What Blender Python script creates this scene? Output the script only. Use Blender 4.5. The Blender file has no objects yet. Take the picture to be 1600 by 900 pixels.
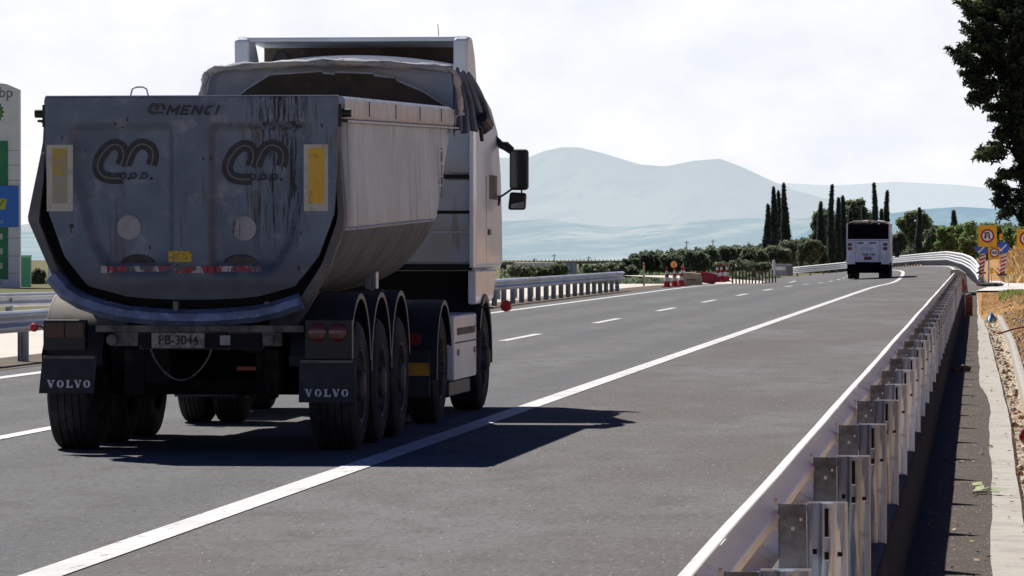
import bpy, math, random
import numpy as np
from mathutils import Vector, Matrix
random.seed(7); np.random.seed(7)
R = math.radians
scn = bpy.context.scene
COL = scn.collection

# ------------------------------------------------------------------ camera numbers
F = 7500.0; TH = math.atan(741.0/F); PITCH = math.atan(63.0/F); CAMZ = 1.65
def at(px, py, Y):
    """point of the world on the plane y=Y that the photograph shows at (px,py)"""
    u = (px-800)/F
    c, s = math.cos(TH), math.sin(TH)
    X = Y*(u*c - s)/(c + u*s)
    dep = -X*s + Y*c
    Z = CAMZ + dep*math.tan(math.atan((450-py)/F) - PITCH)
    return Vector((X, Y, Z))

# ------------------------------------------------------------------ tagging helpers
def tag(o, label=None, cat=None, group=None, kind=None):
    if label: o['label'] = label
    if cat: o['category'] = cat
    if group: o['group'] = group
    if kind: o['kind'] = kind
    return o
def empty(name, loc=(0,0,0), rz=0, label=None, cat=None, group=None):
    o = bpy.data.objects.new(name, None); COL.objects.link(o)
    o.location = loc; o.rotation_euler = (0,0,rz); o.empty_display_size = .2
    return tag(o, label, cat, group)
def copy_tree(o, parent=None):
    c = o.copy(); COL.objects.link(c); c.parent = parent
    for ch in list(o.children): copy_tree(ch, c)
    return c

# ------------------------------------------------------------------ materials
MATS = {}
def srgb(r, g, b):
    f = lambda v: (v/255/12.92 if v/255 <= .04045 else ((v/255+.055)/1.055)**2.4)
    return (f(r), f(g), f(b))
def mat(name, col, rough=.7, metal=0., var=None, bump=None, spec=.5, streak=None, coat=0, emis=None, alpha=None):
    """var=(scale, colour2, low, high[, stretch])  bump=(scale, strength)  streak=(colour, amount)"""
    if name in MATS: return MATS[name]
    m = bpy.data.materials.new(name); m.use_nodes = True
    nt = m.node_tree; N = nt.nodes; L = nt.links
    b = N['Principled BSDF']
    b.inputs['Base Color'].default_value = (*col, 1)
    b.inputs['Roughness'].default_value = rough; b.inputs['Metallic'].default_value = metal
    b.inputs['Specular IOR Level'].default_value = spec
    if coat: b.inputs['Coat Weight'].default_value = coat
    tc = N.new('ShaderNodeTexCoord'); cur = None
    def noise(scale, stretch=(1,1,1), detail=6, rgh=.6):
        mp = N.new('ShaderNodeMapping'); mp.inputs['Scale'].default_value = stretch
        L.new(tc.outputs['Object'], mp.inputs[0])
        n = N.new('ShaderNodeTexNoise'); n.inputs['Scale'].default_value = scale
        n.inputs['Detail'].default_value = detail; n.inputs['Roughness'].default_value = rgh
        L.new(mp.outputs[0], n.inputs['Vector']); return n
    def ramp(src, lo, hi):
        r = N.new('ShaderNodeMapRange'); r.inputs[1].default_value = lo; r.inputs[2].default_value = hi
        r.interpolation_type = 'SMOOTHSTEP'
        L.new(src, r.inputs[0]); return r.outputs[0]
    def mix(fac, a, bcol):
        x = N.new('ShaderNodeMix'); x.data_type = 'RGBA'
        L.new(fac, x.inputs[0])
        if a is None: x.inputs[6].default_value = (*col, 1)
        else: L.new(a, x.inputs[6])
        if isinstance(bcol, tuple): x.inputs[7].default_value = (*bcol, 1)
        else: L.new(bcol, x.inputs[7])
        return x.outputs[2]
    vs = var if isinstance(var, list) else ([var] if var else [])
    for v in vs:
        n = noise(v[0], v[4] if len(v) > 4 else (1,1,1))
        cur = mix(ramp(n.outputs['Fac'], v[2], v[3]), cur, v[1])
    if streak:
        n = noise(streak[2] if len(streak) > 2 else 14, (1, 1, .09), 4)
        cur = mix(ramp(n.outputs['Fac'], streak[1], streak[1]+.12), cur, streak[0])
    if cur is not None: L.new(cur, b.inputs['Base Color'])
    if bump:
        n = noise(bump[0], detail=5); bp = N.new('ShaderNodeBump')
        bp.inputs['Strength'].default_value = bump[1]; bp.inputs['Distance'].default_value = bump[2] if len(bump) > 2 else .01
        L.new(n.outputs['Fac'], bp.inputs['Height']); L.new(bp.outputs[0], b.inputs['Normal'])
    if emis:
        b.inputs['Emission Color'].default_value = (*emis[0], 1); b.inputs['Emission Strength'].default_value = emis[1]
    m['helpers'] = 1; MATS[name] = m
    return m
def node(nt, t, **kw):
    n = nt.nodes.new(t)
    for k, v in kw.items(): setattr(n, k, v)
    return n

# ------------------------------------------------------------------ mesh builder
class MB:
    def __init__(s): s.v = []; s.f = []; s.m = []; s.mi = 0
    def add(s, vs, fs):
        o = len(s.v); s.v += [tuple(p) for p in vs]
        s.f += [tuple(i+o for i in f) for f in fs]; s.m += [s.mi]*len(fs); return s
    def box(s, x0, x1, y0, y1, z0, z1, mi=None):
        if mi is not None: s.mi = mi
        v = [(x,y,z) for z in (z0,z1) for y in (y0,y1) for x in (x0,x1)]
        return s.add(v, [(0,2,3,1),(4,5,7,6),(0,1,5,4),(2,6,7,3),(0,4,6,2),(1,3,7,5)])
    def ring(s, A, B, closed=True):
        n = len(A); o = len(s.v); s.v += [tuple(p) for p in A]+[tuple(p) for p in B]
        for i in range(n if closed else n-1):
            j = (i+1) % n; s.f.append((o+i, o+j, o+n+j, o+n+i)); s.m.append(s.mi)
        return s
    def loft(s, rings, closed=True, caps=True):
        o = len(s.v); n = len(rings[0])
        for r in rings: s.v += [tuple(p) for p in r]
        for k in range(len(rings)-1):
            a = o+k*n; b = a+n
            for i in range(n if closed else n-1):
                j = (i+1) % n; s.f.append((a+i, a+j, b+j, b+i)); s.m.append(s.mi)
        if caps and closed:
            s.f.append(tuple(range(o+n-1, o-1, -1))); s.m.append(s.mi)
            e = o+(len(rings)-1)*n; s.f.append(tuple(range(e, e+n))); s.m.append(s.mi)
        return s
    def prism(s, poly, axis, a, b, mi=None):
        if mi is not None: s.mi = mi
        f = {'x': lambda p, t: (t, p[0], p[1]), 'y': lambda p, t: (p[0], t, p[1]), 'z': lambda p, t: (p[0], p[1], t)}[axis]
        return s.loft([[f(p, a) for p in poly], [f(p, b) for p in poly]])
    def tube(s, pts, r, n=8):
        pts = [Vector(p) for p in pts]; rings = []
        rs = r if isinstance(r, (list, tuple)) else [r]*len(pts)
        up = Vector((0,0,1))
        for i, p in enumerate(pts):
            d = (pts[min(i+1, len(pts)-1)]-pts[max(i-1, 0)]).normalized()
            a = d.cross(up)
            if a.length < .05: a = d.cross(Vector((1,0,0)))
            a.normalize(); b = a.cross(d)
            rings.append([p+(a*math.cos(2*math.pi*k/n)+b*math.sin(2*math.pi*k/n))*rs[i] for k in range(n)])
        return s.loft(rings)
    def lathe(s, prof, axis='x', c=(0,0,0), n=32):
        """prof: list of (along axis, radius)"""
        rings = []
        for k in range(n):
            t = 2*math.pi*k/n; cs, sn = math.cos(t), math.sin(t)
            if axis == 'x': rings.append([(c[0]+a, c[1]+r*cs, c[2]+r*sn) for a, r in prof])
            elif axis == 'y': rings.append([(c[0]+r*cs, c[1]+a, c[2]+r*sn) for a, r in prof])
            else: rings.append([(c[0]+r*cs, c[1]+r*sn, c[2]+a) for a, r in prof])
        rings.append(rings[0])
        return s.loft(rings, closed=False, caps=False)
    def build(s, name, mats, parent=None, smooth=40, bevel=0, loc=None):
        me = bpy.data.meshes.new(name); me.from_pydata(s.v, [], s.f); me.update()
        if not isinstance(mats, (list, tuple)): mats = [mats]
        for m in mats: me.materials.append(m)
        me.polygons.foreach_set('material_index', s.m)
        import bmesh
        bm = bmesh.new(); bm.from_mesh(me)
        bmesh.ops.remove_doubles(bm, verts=bm.verts, dist=1e-5)
        bmesh.ops.recalc_face_normals(bm, faces=bm.faces); bm.to_mesh(me); bm.free()
        if smooth:
            me.polygons.foreach_set('use_smooth', [True]*len(me.polygons)); me.set_sharp_from_angle(angle=R(smooth))
        o = bpy.data.objects.new(name, me); COL.objects.link(o)
        if parent: o.parent = parent
        if loc is not None: o.location = loc
        if bevel:
            bv = o.modifiers.new('bevel', 'BEVEL'); bv.width = bevel; bv.segments = 2; bv.limit_method = 'ANGLE'; bv.angle_limit = R(40)
            bv.harden_normals = True
        return o
def raw(name, V, Fc, mats, parent=None, mi=None, smooth=False):
    me = bpy.data.meshes.new(name)
    V = np.asarray(V, np.float32); Fc = np.asarray(Fc, np.int32); k = Fc.shape[1]
    me.vertices.add(len(V)); me.vertices.foreach_set('co', V.ravel())
    me.loops.add(Fc.size); me.loops.foreach_set('vertex_index', Fc.ravel())
    me.polygons.add(len(Fc)); me.polygons.foreach_set('loop_start', np.arange(0, Fc.size, k, dtype=np.int32))
    for m in (mats if isinstance(mats, (list, tuple)) else [mats]): me.materials.append(m)
    if mi is not None: me.polygons.foreach_set('material_index', np.asarray(mi, np.int32))
    if smooth: me.polygons.foreach_set('use_smooth', [True]*len(Fc))
    me.update(calc_edges=True); me.validate()
    o = bpy.data.objects.new(name, me); COL.objects.link(o)
    if parent: o.parent = parent
    return o
def text_obj(name, s, size, m, parent, loc, sx=1., shear=0., rot=(math.pi/2,0,0), ext=.003, bold=0., align='CENTER', sy=1.):
    cu = bpy.data.curves.new(name, 'FONT'); cu.body = s; cu.size = size; cu.extrude = ext; cu.align_x = align; cu.align_y = 'CENTER'
    cu.shear = shear; cu.offset = bold; cu.resolution_u = 3
    t = bpy.data.objects.new(name, cu); COL.objects.link(t)
    bpy.context.view_layer.update()
    dg = bpy.context.evaluated_depsgraph_get()
    me = bpy.data.meshes.new_from_object(t.evaluated_get(dg)); me.name = name
    bpy.data.objects.remove(t); bpy.data.curves.remove(cu)
    me.transform(Matrix.Diagonal((sx, sy, 1, 1))); me.transform(Matrix.Rotation(rot[0], 4, 'X')) if not rot[2] else me.transform(Matrix.Rotation(rot[2], 4, 'Z') @ Matrix.Rotation(rot[0], 4, 'X'))
    me.materials.clear(); me.materials.append(m)
    o = bpy.data.objects.new(name, me); COL.objects.link(o); o.parent = parent; o.location = loc
    return o

def sm(a, b, x):
    t = max(0., min(1., (x-a)/(b-a))); return t*t*(3-2*t)

# ------------------------------------------------------------------ road shape
def shift(Y): return 1.25e-4*max(0, Y-240)**2          # the road bends left beyond the second truck
def road_z(X, Y):
    s = sm(225, 335, Y)
    return .1*s*(X+6.8) - .22*sm(190, 280, Y)*(1-s*.6)
def interp(tab, y):
    if y <= tab[0][0]: return tab[0][1]
    for (a, va), (b, vb) in zip(tab, tab[1:]):
        if y <= b: return va+(vb-va)*(y-a)/(b-a)
    return tab[-1][1]
LEFT_B = [(0,-13.15), (300,-13.3), (360,-15), (420,-24), (520,-42), (700,-70)]
RIGHT_B = [(0,-.50), (100,-.72), (165,-.80), (200,.1), (225,.35), (300,-.6), (380,-2.7), (450,-5.6), (520,-12), (700,-30)]
def verge_z(Y): return -.40*(1-sm(160, 182, Y))
def strip(name, m, Ys, xa, xb, nx, dz, kind='structure', zf=None):
    V = []; Fc = []
    for Y in Ys:
        a, b = xa(Y), xb(Y)
        for i in range(nx+1):
            X = a+(b-a)*i/nx; V.append((X, Y, (zf or road_z)(X, Y)+dz))
    n = nx+1
    for k in range(len(Ys)-1):
        for i in range(nx): Fc.append((k*n+i, k*n+i+1, (k+1)*n+i+1, (k+1)*n+i))
    o = raw(name, V, Fc, m, smooth=True)
    if kind: o['kind'] = kind
    return o

# asphalt: worn grey lanes, browner hard shoulder
def asphalt():
    m = bpy.data.materials.new('asphalt'); m.use_nodes = True; nt = m.node_tree; L = nt.links
    b = nt.nodes['Principled BSDF']; b.inputs['Roughness'].default_value = .92; b.inputs['Specular IOR Level'].default_value = .18
    tc = node(nt, 'ShaderNodeTexCoord')
    def nz(scale, st=(1,1,1), d=5, r=.6):
        mp = node(nt, 'ShaderNodeMapping'); mp.inputs['Scale'].default_value = st; L.new(tc.outputs['Object'], mp.inputs[0])
        n = node(nt, 'ShaderNodeTexNoise'); n.inputs['Scale'].default_value = scale; n.inputs['Detail'].default_value = d; n.inputs['Roughness'].default_value = r
        L.new(mp.outputs[0], n.inputs['Vector']); return n.outputs['Fac']
    def mr(src, a, b_, c=0, d=1):
        r = node(nt, 'ShaderNodeMapRange'); r.interpolation_type = 'SMOOTHSTEP'
        for i, v in enumerate((a, b_, c, d)): r.inputs[i+1].default_value = v
        L.new(src, r.inputs[0]); return r.outputs[0]
    def mx(fac, a, c, mode='MIX'):
        x = node(nt, 'ShaderNodeMix', data_type='RGBA', blend_type=mode)
        if isinstance(fac, float): x.inputs[0].default_value = fac
        else: L.new(fac, x.inputs[0])
        for i, v in ((6, a), (7, c)):
            if isinstance(v, tuple): x.inputs[i].default_value = (*v, 1)
            else: L.new(v, x.inputs[i])
        return x.outputs[2]
    sx = node(nt, 'ShaderNodeSeparateXYZ'); L.new(tc.outputs['Object'], sx.inputs[0])
    lane = mr(sx.outputs[0], -5.1, -4.3)
    base = mx(lane, (.152, .155, .162), (.138, .124, .113))
    c = mx(mr(nz(.35, (1,.25,1), 4), .35, .7), base, (.190, .190, .194))
    c = mx(mr(nz(2.2, (1,.35,1), 4), .42, .75), c, (.125, .117, .111))
    # faint wheel tracks
    for xc in (-5.35, -7.45, -9.4, -11.3):
        w = node(nt, 'ShaderNodeMath', operation='SUBTRACT'); L.new(sx.outputs[0], w.inputs[0]); w.inputs[1].default_value = xc
        aa = node(nt, 'ShaderNodeMath', operation='ABSOLUTE'); L.new(w.outputs[0], aa.inputs[0])
        c = mx(mr(aa.outputs[0], .1, .60, .55, 0), c, (.118, .119, .124))
    g = nz(70, d=3, r=.75); c = mx(mr(g, .56, .72), c, (.30, .28, .26))
    g2 = nz(95, d=2, r=.7); c = mx(mr(g2, .56, .70), c, (.05, .047, .045))
    c = mx(mr(nz(24, (1,.16,1), 4, .8), .50, .66, 0, .75), c, (.085,.080,.076)); c = mx(mr(nz(31, (1,.16,1), 3, .8), .55, .70, 0, .7), c, (.30,.285,.27))
    # dark oil drips and crumbs
    v = node(nt, 'ShaderNodeTexVoronoi'); v.inputs['Scale'].default_value = 2.1; L.new(tc.outputs['Object'], v.inputs['Vector'])
    c = mx(mr(v.outputs['Distance'], .02, .06, .75, 0), c, (.03, .03, .03))
    L.new(c, b.inputs['Base Color'])
    bp = node(nt, 'ShaderNodeBump'); bp.inputs['Strength'].default_value = .45; bp.inputs['Distance'].default_value = .006
    L.new(nz(60, d=4, r=.8), bp.inputs['Height']); L.new(bp.outputs[0], b.inputs['Normal'])
    return m
M_ASPH = asphalt()
Ys = list(np.arange(-10, 60, 2.0))+list(np.arange(60, 220, 5.0))+list(np.arange(220, 525, 6.0))
strip('road', M_ASPH, Ys, lambda y: interp(LEFT_B, y), lambda y: interp(RIGHT_B, y), 16, 0)
M_PAINT = mat('road_paint', (.74,.74,.72), .6, var=[(.8, (.60,.59,.57), .42, .7), (7, (.55,.54,.52), .5, .72), (45, (.30,.29,.28), .60, .68), (14, (.26,.25,.24), .60, .68, (1,.25,1))])
def mark(name, y0, y1, xc, w, step=3.0):
    ys = list(np.arange(y0, y1, step))+[y1]
    return strip(name, M_PAINT, ys, lambda y: xc-shift(y)-w/2, lambda y: xc-shift(y)+w/2, 2, .006)
mark('lane_line_solid', -8, 430, -4.72, .22)
mark('edge_line_median', -8, 360, -12.42, .22)
mark('edge_line_shoulder', 168, 430, -1.5, .18)
# dashes of the lane line (measured along the photograph)
dash_y = []
# dash centres: 3 m dashes each 12 m
for k in range(-2, 20):
    dash_y.append(87.8 + k*20.0)
dash_y[0] = 41.3
mb = MB()
def dashes():
    V = []; Fc = []
    for y in dash_y:
        if y > 380: continue
        ys = np.linspace(y-3.5, y+3.5, 4)
        o = len(V)
        for q in ys:
            for sx_ in (-.085, .085):
                X = -8.50-shift(q)+sx_; V.append((X, q, road_z(X, q)+.006))
        for k in range(3): Fc.append((o+2*k, o+2*k+1, o+2*k+3, o+2*k+2))
    o = raw('lane_dashes', V, Fc, M_PAINT); o['kind'] = 'structure'
dashes()

# ------------------------------------------------------------------ ground
def ground_z(X, Y):
    base = -.035
    if Y < 560: rz = road_z(max(-15-2.5*sm(300,520,Y)*10, min(.8, X)), Y)
    else: rz = road_z(-30, 560)
    z = rz + base*1.2
    far = sm(520, 900, Y); z = z*(1-far) - 2.6*far
    lf = sm(-50, -160, X) if False else max(0., min(1., (-X-60)/120.)); z -= 1.2*lf*(1-far)
    z -= 2.2*sm(900, 2600, Y)
    kl = .475-max(0, Y-100)*.0045+.09-.55*sm(134, 141, Y)
    if X > -.9 and Y < 190: z = min(z, verge_z(Y)-.13) if X < kl else z+verge_z(Y)
    if X > kl and Y < 700:
        b1 = (.14+.30*sm(kl, kl+1.2, X)+.12*sm(90, 150, Y)+.5*sm(1.7, 5, X))*(1-sm(160, 182, Y))*sm(kl-.05, kl+.12, X)
        b2 = 2.4*sm(.9, 4.6, X)*sm(215, 262, Y)*(1-sm(330, 480, Y)) + 2.0*sm(6, 22, X)*(1-sm(380, 500, Y))
        z += b1+b2
    if X > .34 and Y < 160:
        pass
    return z
xs = np.concatenate([-np.geomspace(9000, 60, 26), np.arange(-55, -15, 4), np.arange(-15, -1.5, 1.5), np.arange(-1.5, 1.2, .1), np.arange(1.2, 6, .3), np.arange(6, 30, 3), np.geomspace(32, 5000, 18)])
ys = np.concatenate([np.arange(-40, 20, 6), np.arange(20, 360, 4), np.arange(360, 700, 12), np.geomspace(720, 15000, 26)])
V = [(x, y, ground_z(x, y)) for y in ys for x in xs]; nx = len(xs)
Fc = [(k*nx+i, k*nx+i+1, (k+1)*nx+i+1, (k+1)*nx+i) for k in range(len(ys)-1) for i in range(nx-1)]
def ground_mat():
    m = bpy.data.materials.new('dry_earth'); m.use_nodes = True; nt = m.node_tree; L = nt.links
    b = nt.nodes['Principled BSDF']; b.inputs['Roughness'].default_value = .95; b.inputs['Specular IOR Level'].default_value = .1
    tc = node(nt, 'ShaderNodeTexCoord')
    def nz(scale, d=6):
        n = node(nt, 'ShaderNodeTexNoise'); n.inputs['Scale'].default_value = scale; n.inputs['Detail'].default_value = d; n.inputs['Roughness'].default_value = .65
        L.new(tc.outputs['Object'], n.inputs['Vector']); return n.outputs['Fac']
    def mr(src, a, b_):
        r = node(nt, 'ShaderNodeMapRange'); r.inputs[1].default_value = a; r.inputs[2].default_value = b_; L.new(src, r.inputs[0]); return r.outputs[0]
    def mx(fac, a, c):
        x = node(nt, 'ShaderNodeMix', data_type='RGBA'); L.new(fac, x.inputs[0])
        for i, v in ((6, a), (7, c)):
            if isinstance(v, tuple): x.inputs[i].default_value = (*v, 1)
            else: L.new(v, x.inputs[i])
        return x.outputs[2]
    c = mx(mr(nz(1.6), .35, .65), (.44,.215,.085), (.56,.34,.155))
    c = mx(mr(nz(9), .5, .7), c, (.25,.12,.05))
    c = mx(mr(nz(.7), .56, .66), c, (.17,.16,.06))
    sx = node(nt, 'ShaderNodeSeparateXYZ'); L.new(tc.outputs['Object'], sx.inputs[0])
    farg = mx(mr(nz(.012), .4, .6), (.13,.15,.07), (.27,.25,.14))
    c = mx(mr(sx.outputs[1], 480, 700), c, farg)
    lg = mx(mr(nz(.25), .4, .65), (.13,.14,.065), (.24,.20,.11)); c = mx(mr(sx.outputs[0], -17, -23), c, lg)
    L.new(c, b.inputs['Base Color'])
    bp = node(nt, 'ShaderNodeBump'); bp.inputs['Strength'].default_value = .8; bp.inputs['Distance'].default_value = .04
    L.new(nz(14), bp.inputs['Height']); L.new(bp.outputs[0], b.inputs['Normal'])
    return m
g = raw('ground', V, Fc, ground_mat(), smooth=True); g['kind'] = 'structure'

# median: brown kerbside strip, then pale gravel
M_PALE = mat('pale_gravel', (.74,.69,.61), .95, var=[(1.2, (.62,.57,.49), .45, .7), (12, (.72,.67,.58), .5, .7)], bump=(20, .5), spec=.1)
M_DIRT = mat('kerb_dirt', (.19,.155,.12), .95, var=[(2, (.13,.105,.085), .4, .65), (30, (.30,.25,.2), .6, .7)], spec=.1)
strip('median_verge', M_DIRT, Ys[:-12], lambda y: interp(LEFT_B, y)-1.45, lambda y: interp(LEFT_B, y)+.02, 3, .006)
strip('median_gravel', M_PALE, Ys[:-14], lambda y: interp(LEFT_B, y)-9.5+4*sm(160,260,y)+.8*math.sin(y*.07), lambda y: interp(LEFT_B, y)-1.43, 8, .002, zf=lambda X, Y: road_z(-14.6, Y))
# shoulder outside the first rail, beyond its end
M_CONC = mat('concrete', (.50,.465,.41), .9, var=[(3, (.38,.35,.31), .42, .7), (40, (.60,.58,.54), .58, .72), (18, (.24,.21,.18), .60, .72), (60, (.14,.12,.10), .66, .72)], bump=(60, .4, .005), spec=.2)
M_APRON = mat('apron_asphalt', (.088,.072,.060), .95, var=[(2.5, (.12,.10,.083), .45, .7), (40, (.42,.38,.33), .58, .68), (9, (.085,.078,.072), .55, .7)], bump=(50, .7, .01), spec=.15)
def wob(y, s): return .014*math.sin(y*.31+s)+.008*math.sin(y*.83+s*2)+.004*math.sin(y*1.9+s)
def apron_r(y): return (.04 if y < 62 else .04-.15*sm(62, 76, y))-max(0, y-76)*.0022 + wob(y, 1)*.7
def conc_r(y): return .275-max(0, y-60)*.0040-max(0,y-115)*.002+wob(y, 3)*.35
def strip_mesh(name, m, Yl, secs, kind='structure'):
    V = []; Fc = []; n = None
    for y in Yl:
        pts = secs(y); n = len(pts)
        for x, z in pts: V.append((x, y, z))
    for k in range(len(Yl)-1):
        for i in range(n-1): Fc.append((k*n+i, k*n+i+1, (k+1)*n+i+1, (k+1)*n+i))
    o = raw(name, V, Fc, m); o['kind'] = kind; return o
YN = list(np.arange(-6, 182, .6))
strip('verge_asphalt', M_APRON, YN, lambda y: interp(RIGHT_B, y)-.02, apron_r, 3, .004, zf=lambda X, Y: verge_z(Y))
road_edge = strip_mesh('road_edge', mat('edge_grey', (.035,.033,.032), .95, var=[(5, (.05,.047,.044), .4, .65)], spec=.1), YN, lambda y: [(interp(RIGHT_B, y)-.01, road_z(0,y)-.001), (interp(RIGHT_B, y)+.015, road_z(0,y)-.01), (interp(RIGHT_B, y)+.06, verge_z(y)-.02)])
strip('concrete_verge', M_CONC, YN, lambda y: apron_r(y)-.05, conc_r, 3, .000, zf=lambda X, Y: verge_z(Y))
# drain: channel sunk beside the concrete, white kerb on its far side
M_LITTER = mat('channel_litter', (.50,.43,.33), .95, var=[(5, (.62,.57,.48), .45, .6), (13, (.23,.115,.05), .54, .62), (33, (.12,.06,.03), .63, .68)], bump=(40, .8, .02), spec=.1)
def kerb_l(y): return .475-max(0, y-100)*.0045
mbc = MB()
YK = [y for y in YN if y < 138]
strip_mesh('drain_channel', M_LITTER, YK, lambda y: [(a_, b_+verge_z(y)) for a_, b_ in [(conc_r(y)+.001, .0), (conc_r(y)+.008, -.085), (conc_r(y)+.04, -.10), (kerb_l(y)-.02, -.055+wob(y, 5)), (kerb_l(y), -.04)]])
strip_mesh('kerb', M_CONC, YK, lambda y: [(a_, b_+verge_z(y)) for a_, b_ in [(kerb_l(y), -.09), (kerb_l(y)+.008, .13), (kerb_l(y)+.02, .14), (kerb_l(y)+.11, .145), (kerb_l(y)+.125, .13), (kerb_l(y)+.13, -.02)]])
for p in range(1): pass
M_WHITEGROUND = mat('white_gravel', (.74,.70,.66), .95, var=[(.8, (.60,.56,.50), .5, .7), (7, (.80,.78,.75), .5, .7)], spec=.1)
strip('works_yard', M_WHITEGROUND, list(np.arange(182, 250, 4)), lambda y: interp(RIGHT_B, y)-.01, lambda y: 6.5, 8, .03, zf=lambda X, Y: road_z(.5, Y)+.0)
# ------------------------------------------------------------------ metal barrier
M_GALV = mat('galvanised_steel', (.50,.60,.76), .32, .25, var=[(34, (.20,.24,.32), .46, .60, (1,1,.05)), (27, (.90,.98,1.0), .53, .64, (1,1,.05)), (9, (.36,.42,.50), .55, .7)], streak=((.16,.17,.19), .62, 9), bump=(14, .25, .01))  # vertical pale and dark streaks paint reflections into the steel colour
M_GALV2 = mat('galvanised_spacer', (.38,.44,.52), .5, .25, var=[(6, (.17,.17,.175), .4, .65)], streak=((.14,.12,.1), .6, 12))
M_RAIL = mat('rail_steel', (.84,.82,.76), .38, .1, var=[(1.3, (.70,.68,.63), .4, .7, (1,.3,1)), (14, (.48,.47,.45), .60, .74, (1,.2,1)), (5, (.58,.57,.54), .55, .7)], bump=(3, .2, .02))
M_HOLE = mat('slot_dark', (.012,.012,.012), .9)
M_BRIGHT = mat('cut_edge', (.85,.86,.88), .3, .6)
WP = [(0,.755), (-.012,.752), (-.075,.715), (-.083,.69), (-.075,.665), (-.01,.625), (.0,.60), (-.01,.575), (-.075,.535), (-.083,.51), (-.075,.485), (-.012,.448), (0,.442)]
def w_rail(name, parent, path, side=1, top=.755, scale=1., m=None):
    """path: list of (X, Y, zground); side=+1 the wave points to -X"""
    V = []; Fc = []; n = len(WP)
    for i, (X, Y, Z) in enumerate(path):
        a = path[max(0, i-1)]; b = path[min(len(path)-1, i+1)]
        d = Vector((b[0]-a[0], b[1]-a[1], 0)).normalized(); nr = Vector((-d.y, d.x, 0))   # left of travel
        for wx, wz in WP:
            q = nr*(-wx)*side*scale
            V.append((X+q.x, Y+q.y, Z+top-(.755-wz)*scale))
    for k in range(len(path)-1):
        for i in range(n-1): Fc.append((k*n+i, k*n+i+1, (k+1)*n+i+1, (k+1)*n+i))
    o = raw(name, V, Fc, m or M_RAIL, parent, smooth=True)
    sd = o.modifiers.new('thickness', 'SOLIDIFY'); sd.thickness = .004
    return o
def post_mesh(hi=True, H=.66):
    b = MB(); t = .006
    # folded sigma section in plan, 0.155 wide, ridge toward -y
    prof = [(.0,.055), (.0,.008), (.004,.002), (.010,0), (.040,0), (.048,-.004), (.056,-.022), (.066,-.034), (.092,-.034), (.102,-.022), (.110,-.004), (.118,0), (.145,0), (.151,.002), (.155,.008), (.155,.055)]
    inn = [(.0+t,.055), (.0+t,.012), (.010,t+.001), (.038,t), (.050,.002), (.060,-.018), (.068,-.022), (.090,-.022), (.098,-.018), (.108,.002), (.120,t), (.145,t+.001), (.155-t,.012), (.155-t,.055)]
    b.prism(prof+inn[::-1], 'z', -.5, H)
    if hi:
        b.mi = 1
        def slot(cx, cz, w, h, yy):
            b.box(cx-w/2, cx+w/2, yy-.003, yy-.001, cz-h/2, cz+h/2)
        slot(.079, H-.075, .016, .11, -.034); slot(.079, H-.205, .018, .03, -.034); slot(.128, H-.20, .018, .016, 0); slot(.03, H-.19, .016, .02, 0)
        b.mi = 2
        slot(.079, H-.133, .02, .006, -.035); slot(.079, H-.222, .018, .006, -.035); slot(.128, H-.211, .02, .005, -.001); b.box(.0,.155,-.003,.006,H-.002,H+.005)
    return b
def spacer_mesh(H=.66):
    b = MB(); b.prism([(-.112,.03), (-.112,-.004), (-.106,-.012), (-.004,-.012), (-.004,.03), (-.010,.03), (-.010,-.006), (-.102,-.006), (-.106,.0), (-.106,.03)], 'z', H-.32, H-.004)
    b.mi = 1
    b.box(-.028,-.018,-.020,-.012,H-.07,H-.058); b.tube([(-.055,-.02,H-.10), (-.055,-.01,H-.10)], .009, 6)
    return b
near = empty('guard_rail', (-.80, 14, 0), 0, 'long galvanised guard rail in the right foreground with folded steel posts beside the drain', 'guard rail', 'steel guard rails')
NX = lambda y: -.002*(y-19)-.805
def rel(p, o): return (p[0]-o[0], p[1]-o[1], p[2]-o[2])
O0 = (-.80, 14, 0)
path = [rel((NX(y)+.003*math.sin(y*.35)+.0012*math.sin(y*1.1), y, .002*math.sin(y*.3+1)+.001*math.sin(y*.9)), O0) for y in np.arange(6, 172, 1.0)]
w_rail('rail', near, path)
pm = post_mesh().build('post', [M_GALV, M_HOLE, M_BRIGHT], near, smooth=70); sp = spacer_mesh().build('spacer', [M_GALV2, M_BRIGHT], pm, smooth=30)
for m_ in (M_GALV, M_GALV2):
    nt = m_.node_tree; L = nt.links; pb = nt.nodes['Principled BSDF']; src = pb.inputs['Base Color'].links[0].from_socket
    oi = node(nt, 'ShaderNodeObjectInfo'); hs = node(nt, 'ShaderNodeHueSaturation'); r_ = node(nt, 'ShaderNodeMapRange'); r_.inputs[3].default_value = .65; r_.inputs[4].default_value = 1.35
    L.new(oi.outputs['Random'], r_.inputs[0]); L.new(r_.outputs[0], hs.inputs['Value']); L.new(src, hs.inputs['Color']); L.new(hs.outputs[0], pb.inputs['Base Color'])
first = True; y = 10.65
posts = []
while y < 171:
    if first: P = pm; S = sp; first = False
    else:
        P = pm.copy(); COL.objects.link(P); P.parent = near; S = sp.copy(); COL.objects.link(S); S.parent = P
    P.location = rel((NX(y)+.112, y, random.uniform(-.008, .008)), O0); posts.append(P)
    P.rotation_euler = (R(random.uniform(-.4,.4)), R(random.uniform(-.4,.4)), R(random.uniform(-2.5,2.5)))
    y += 4.06
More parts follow.
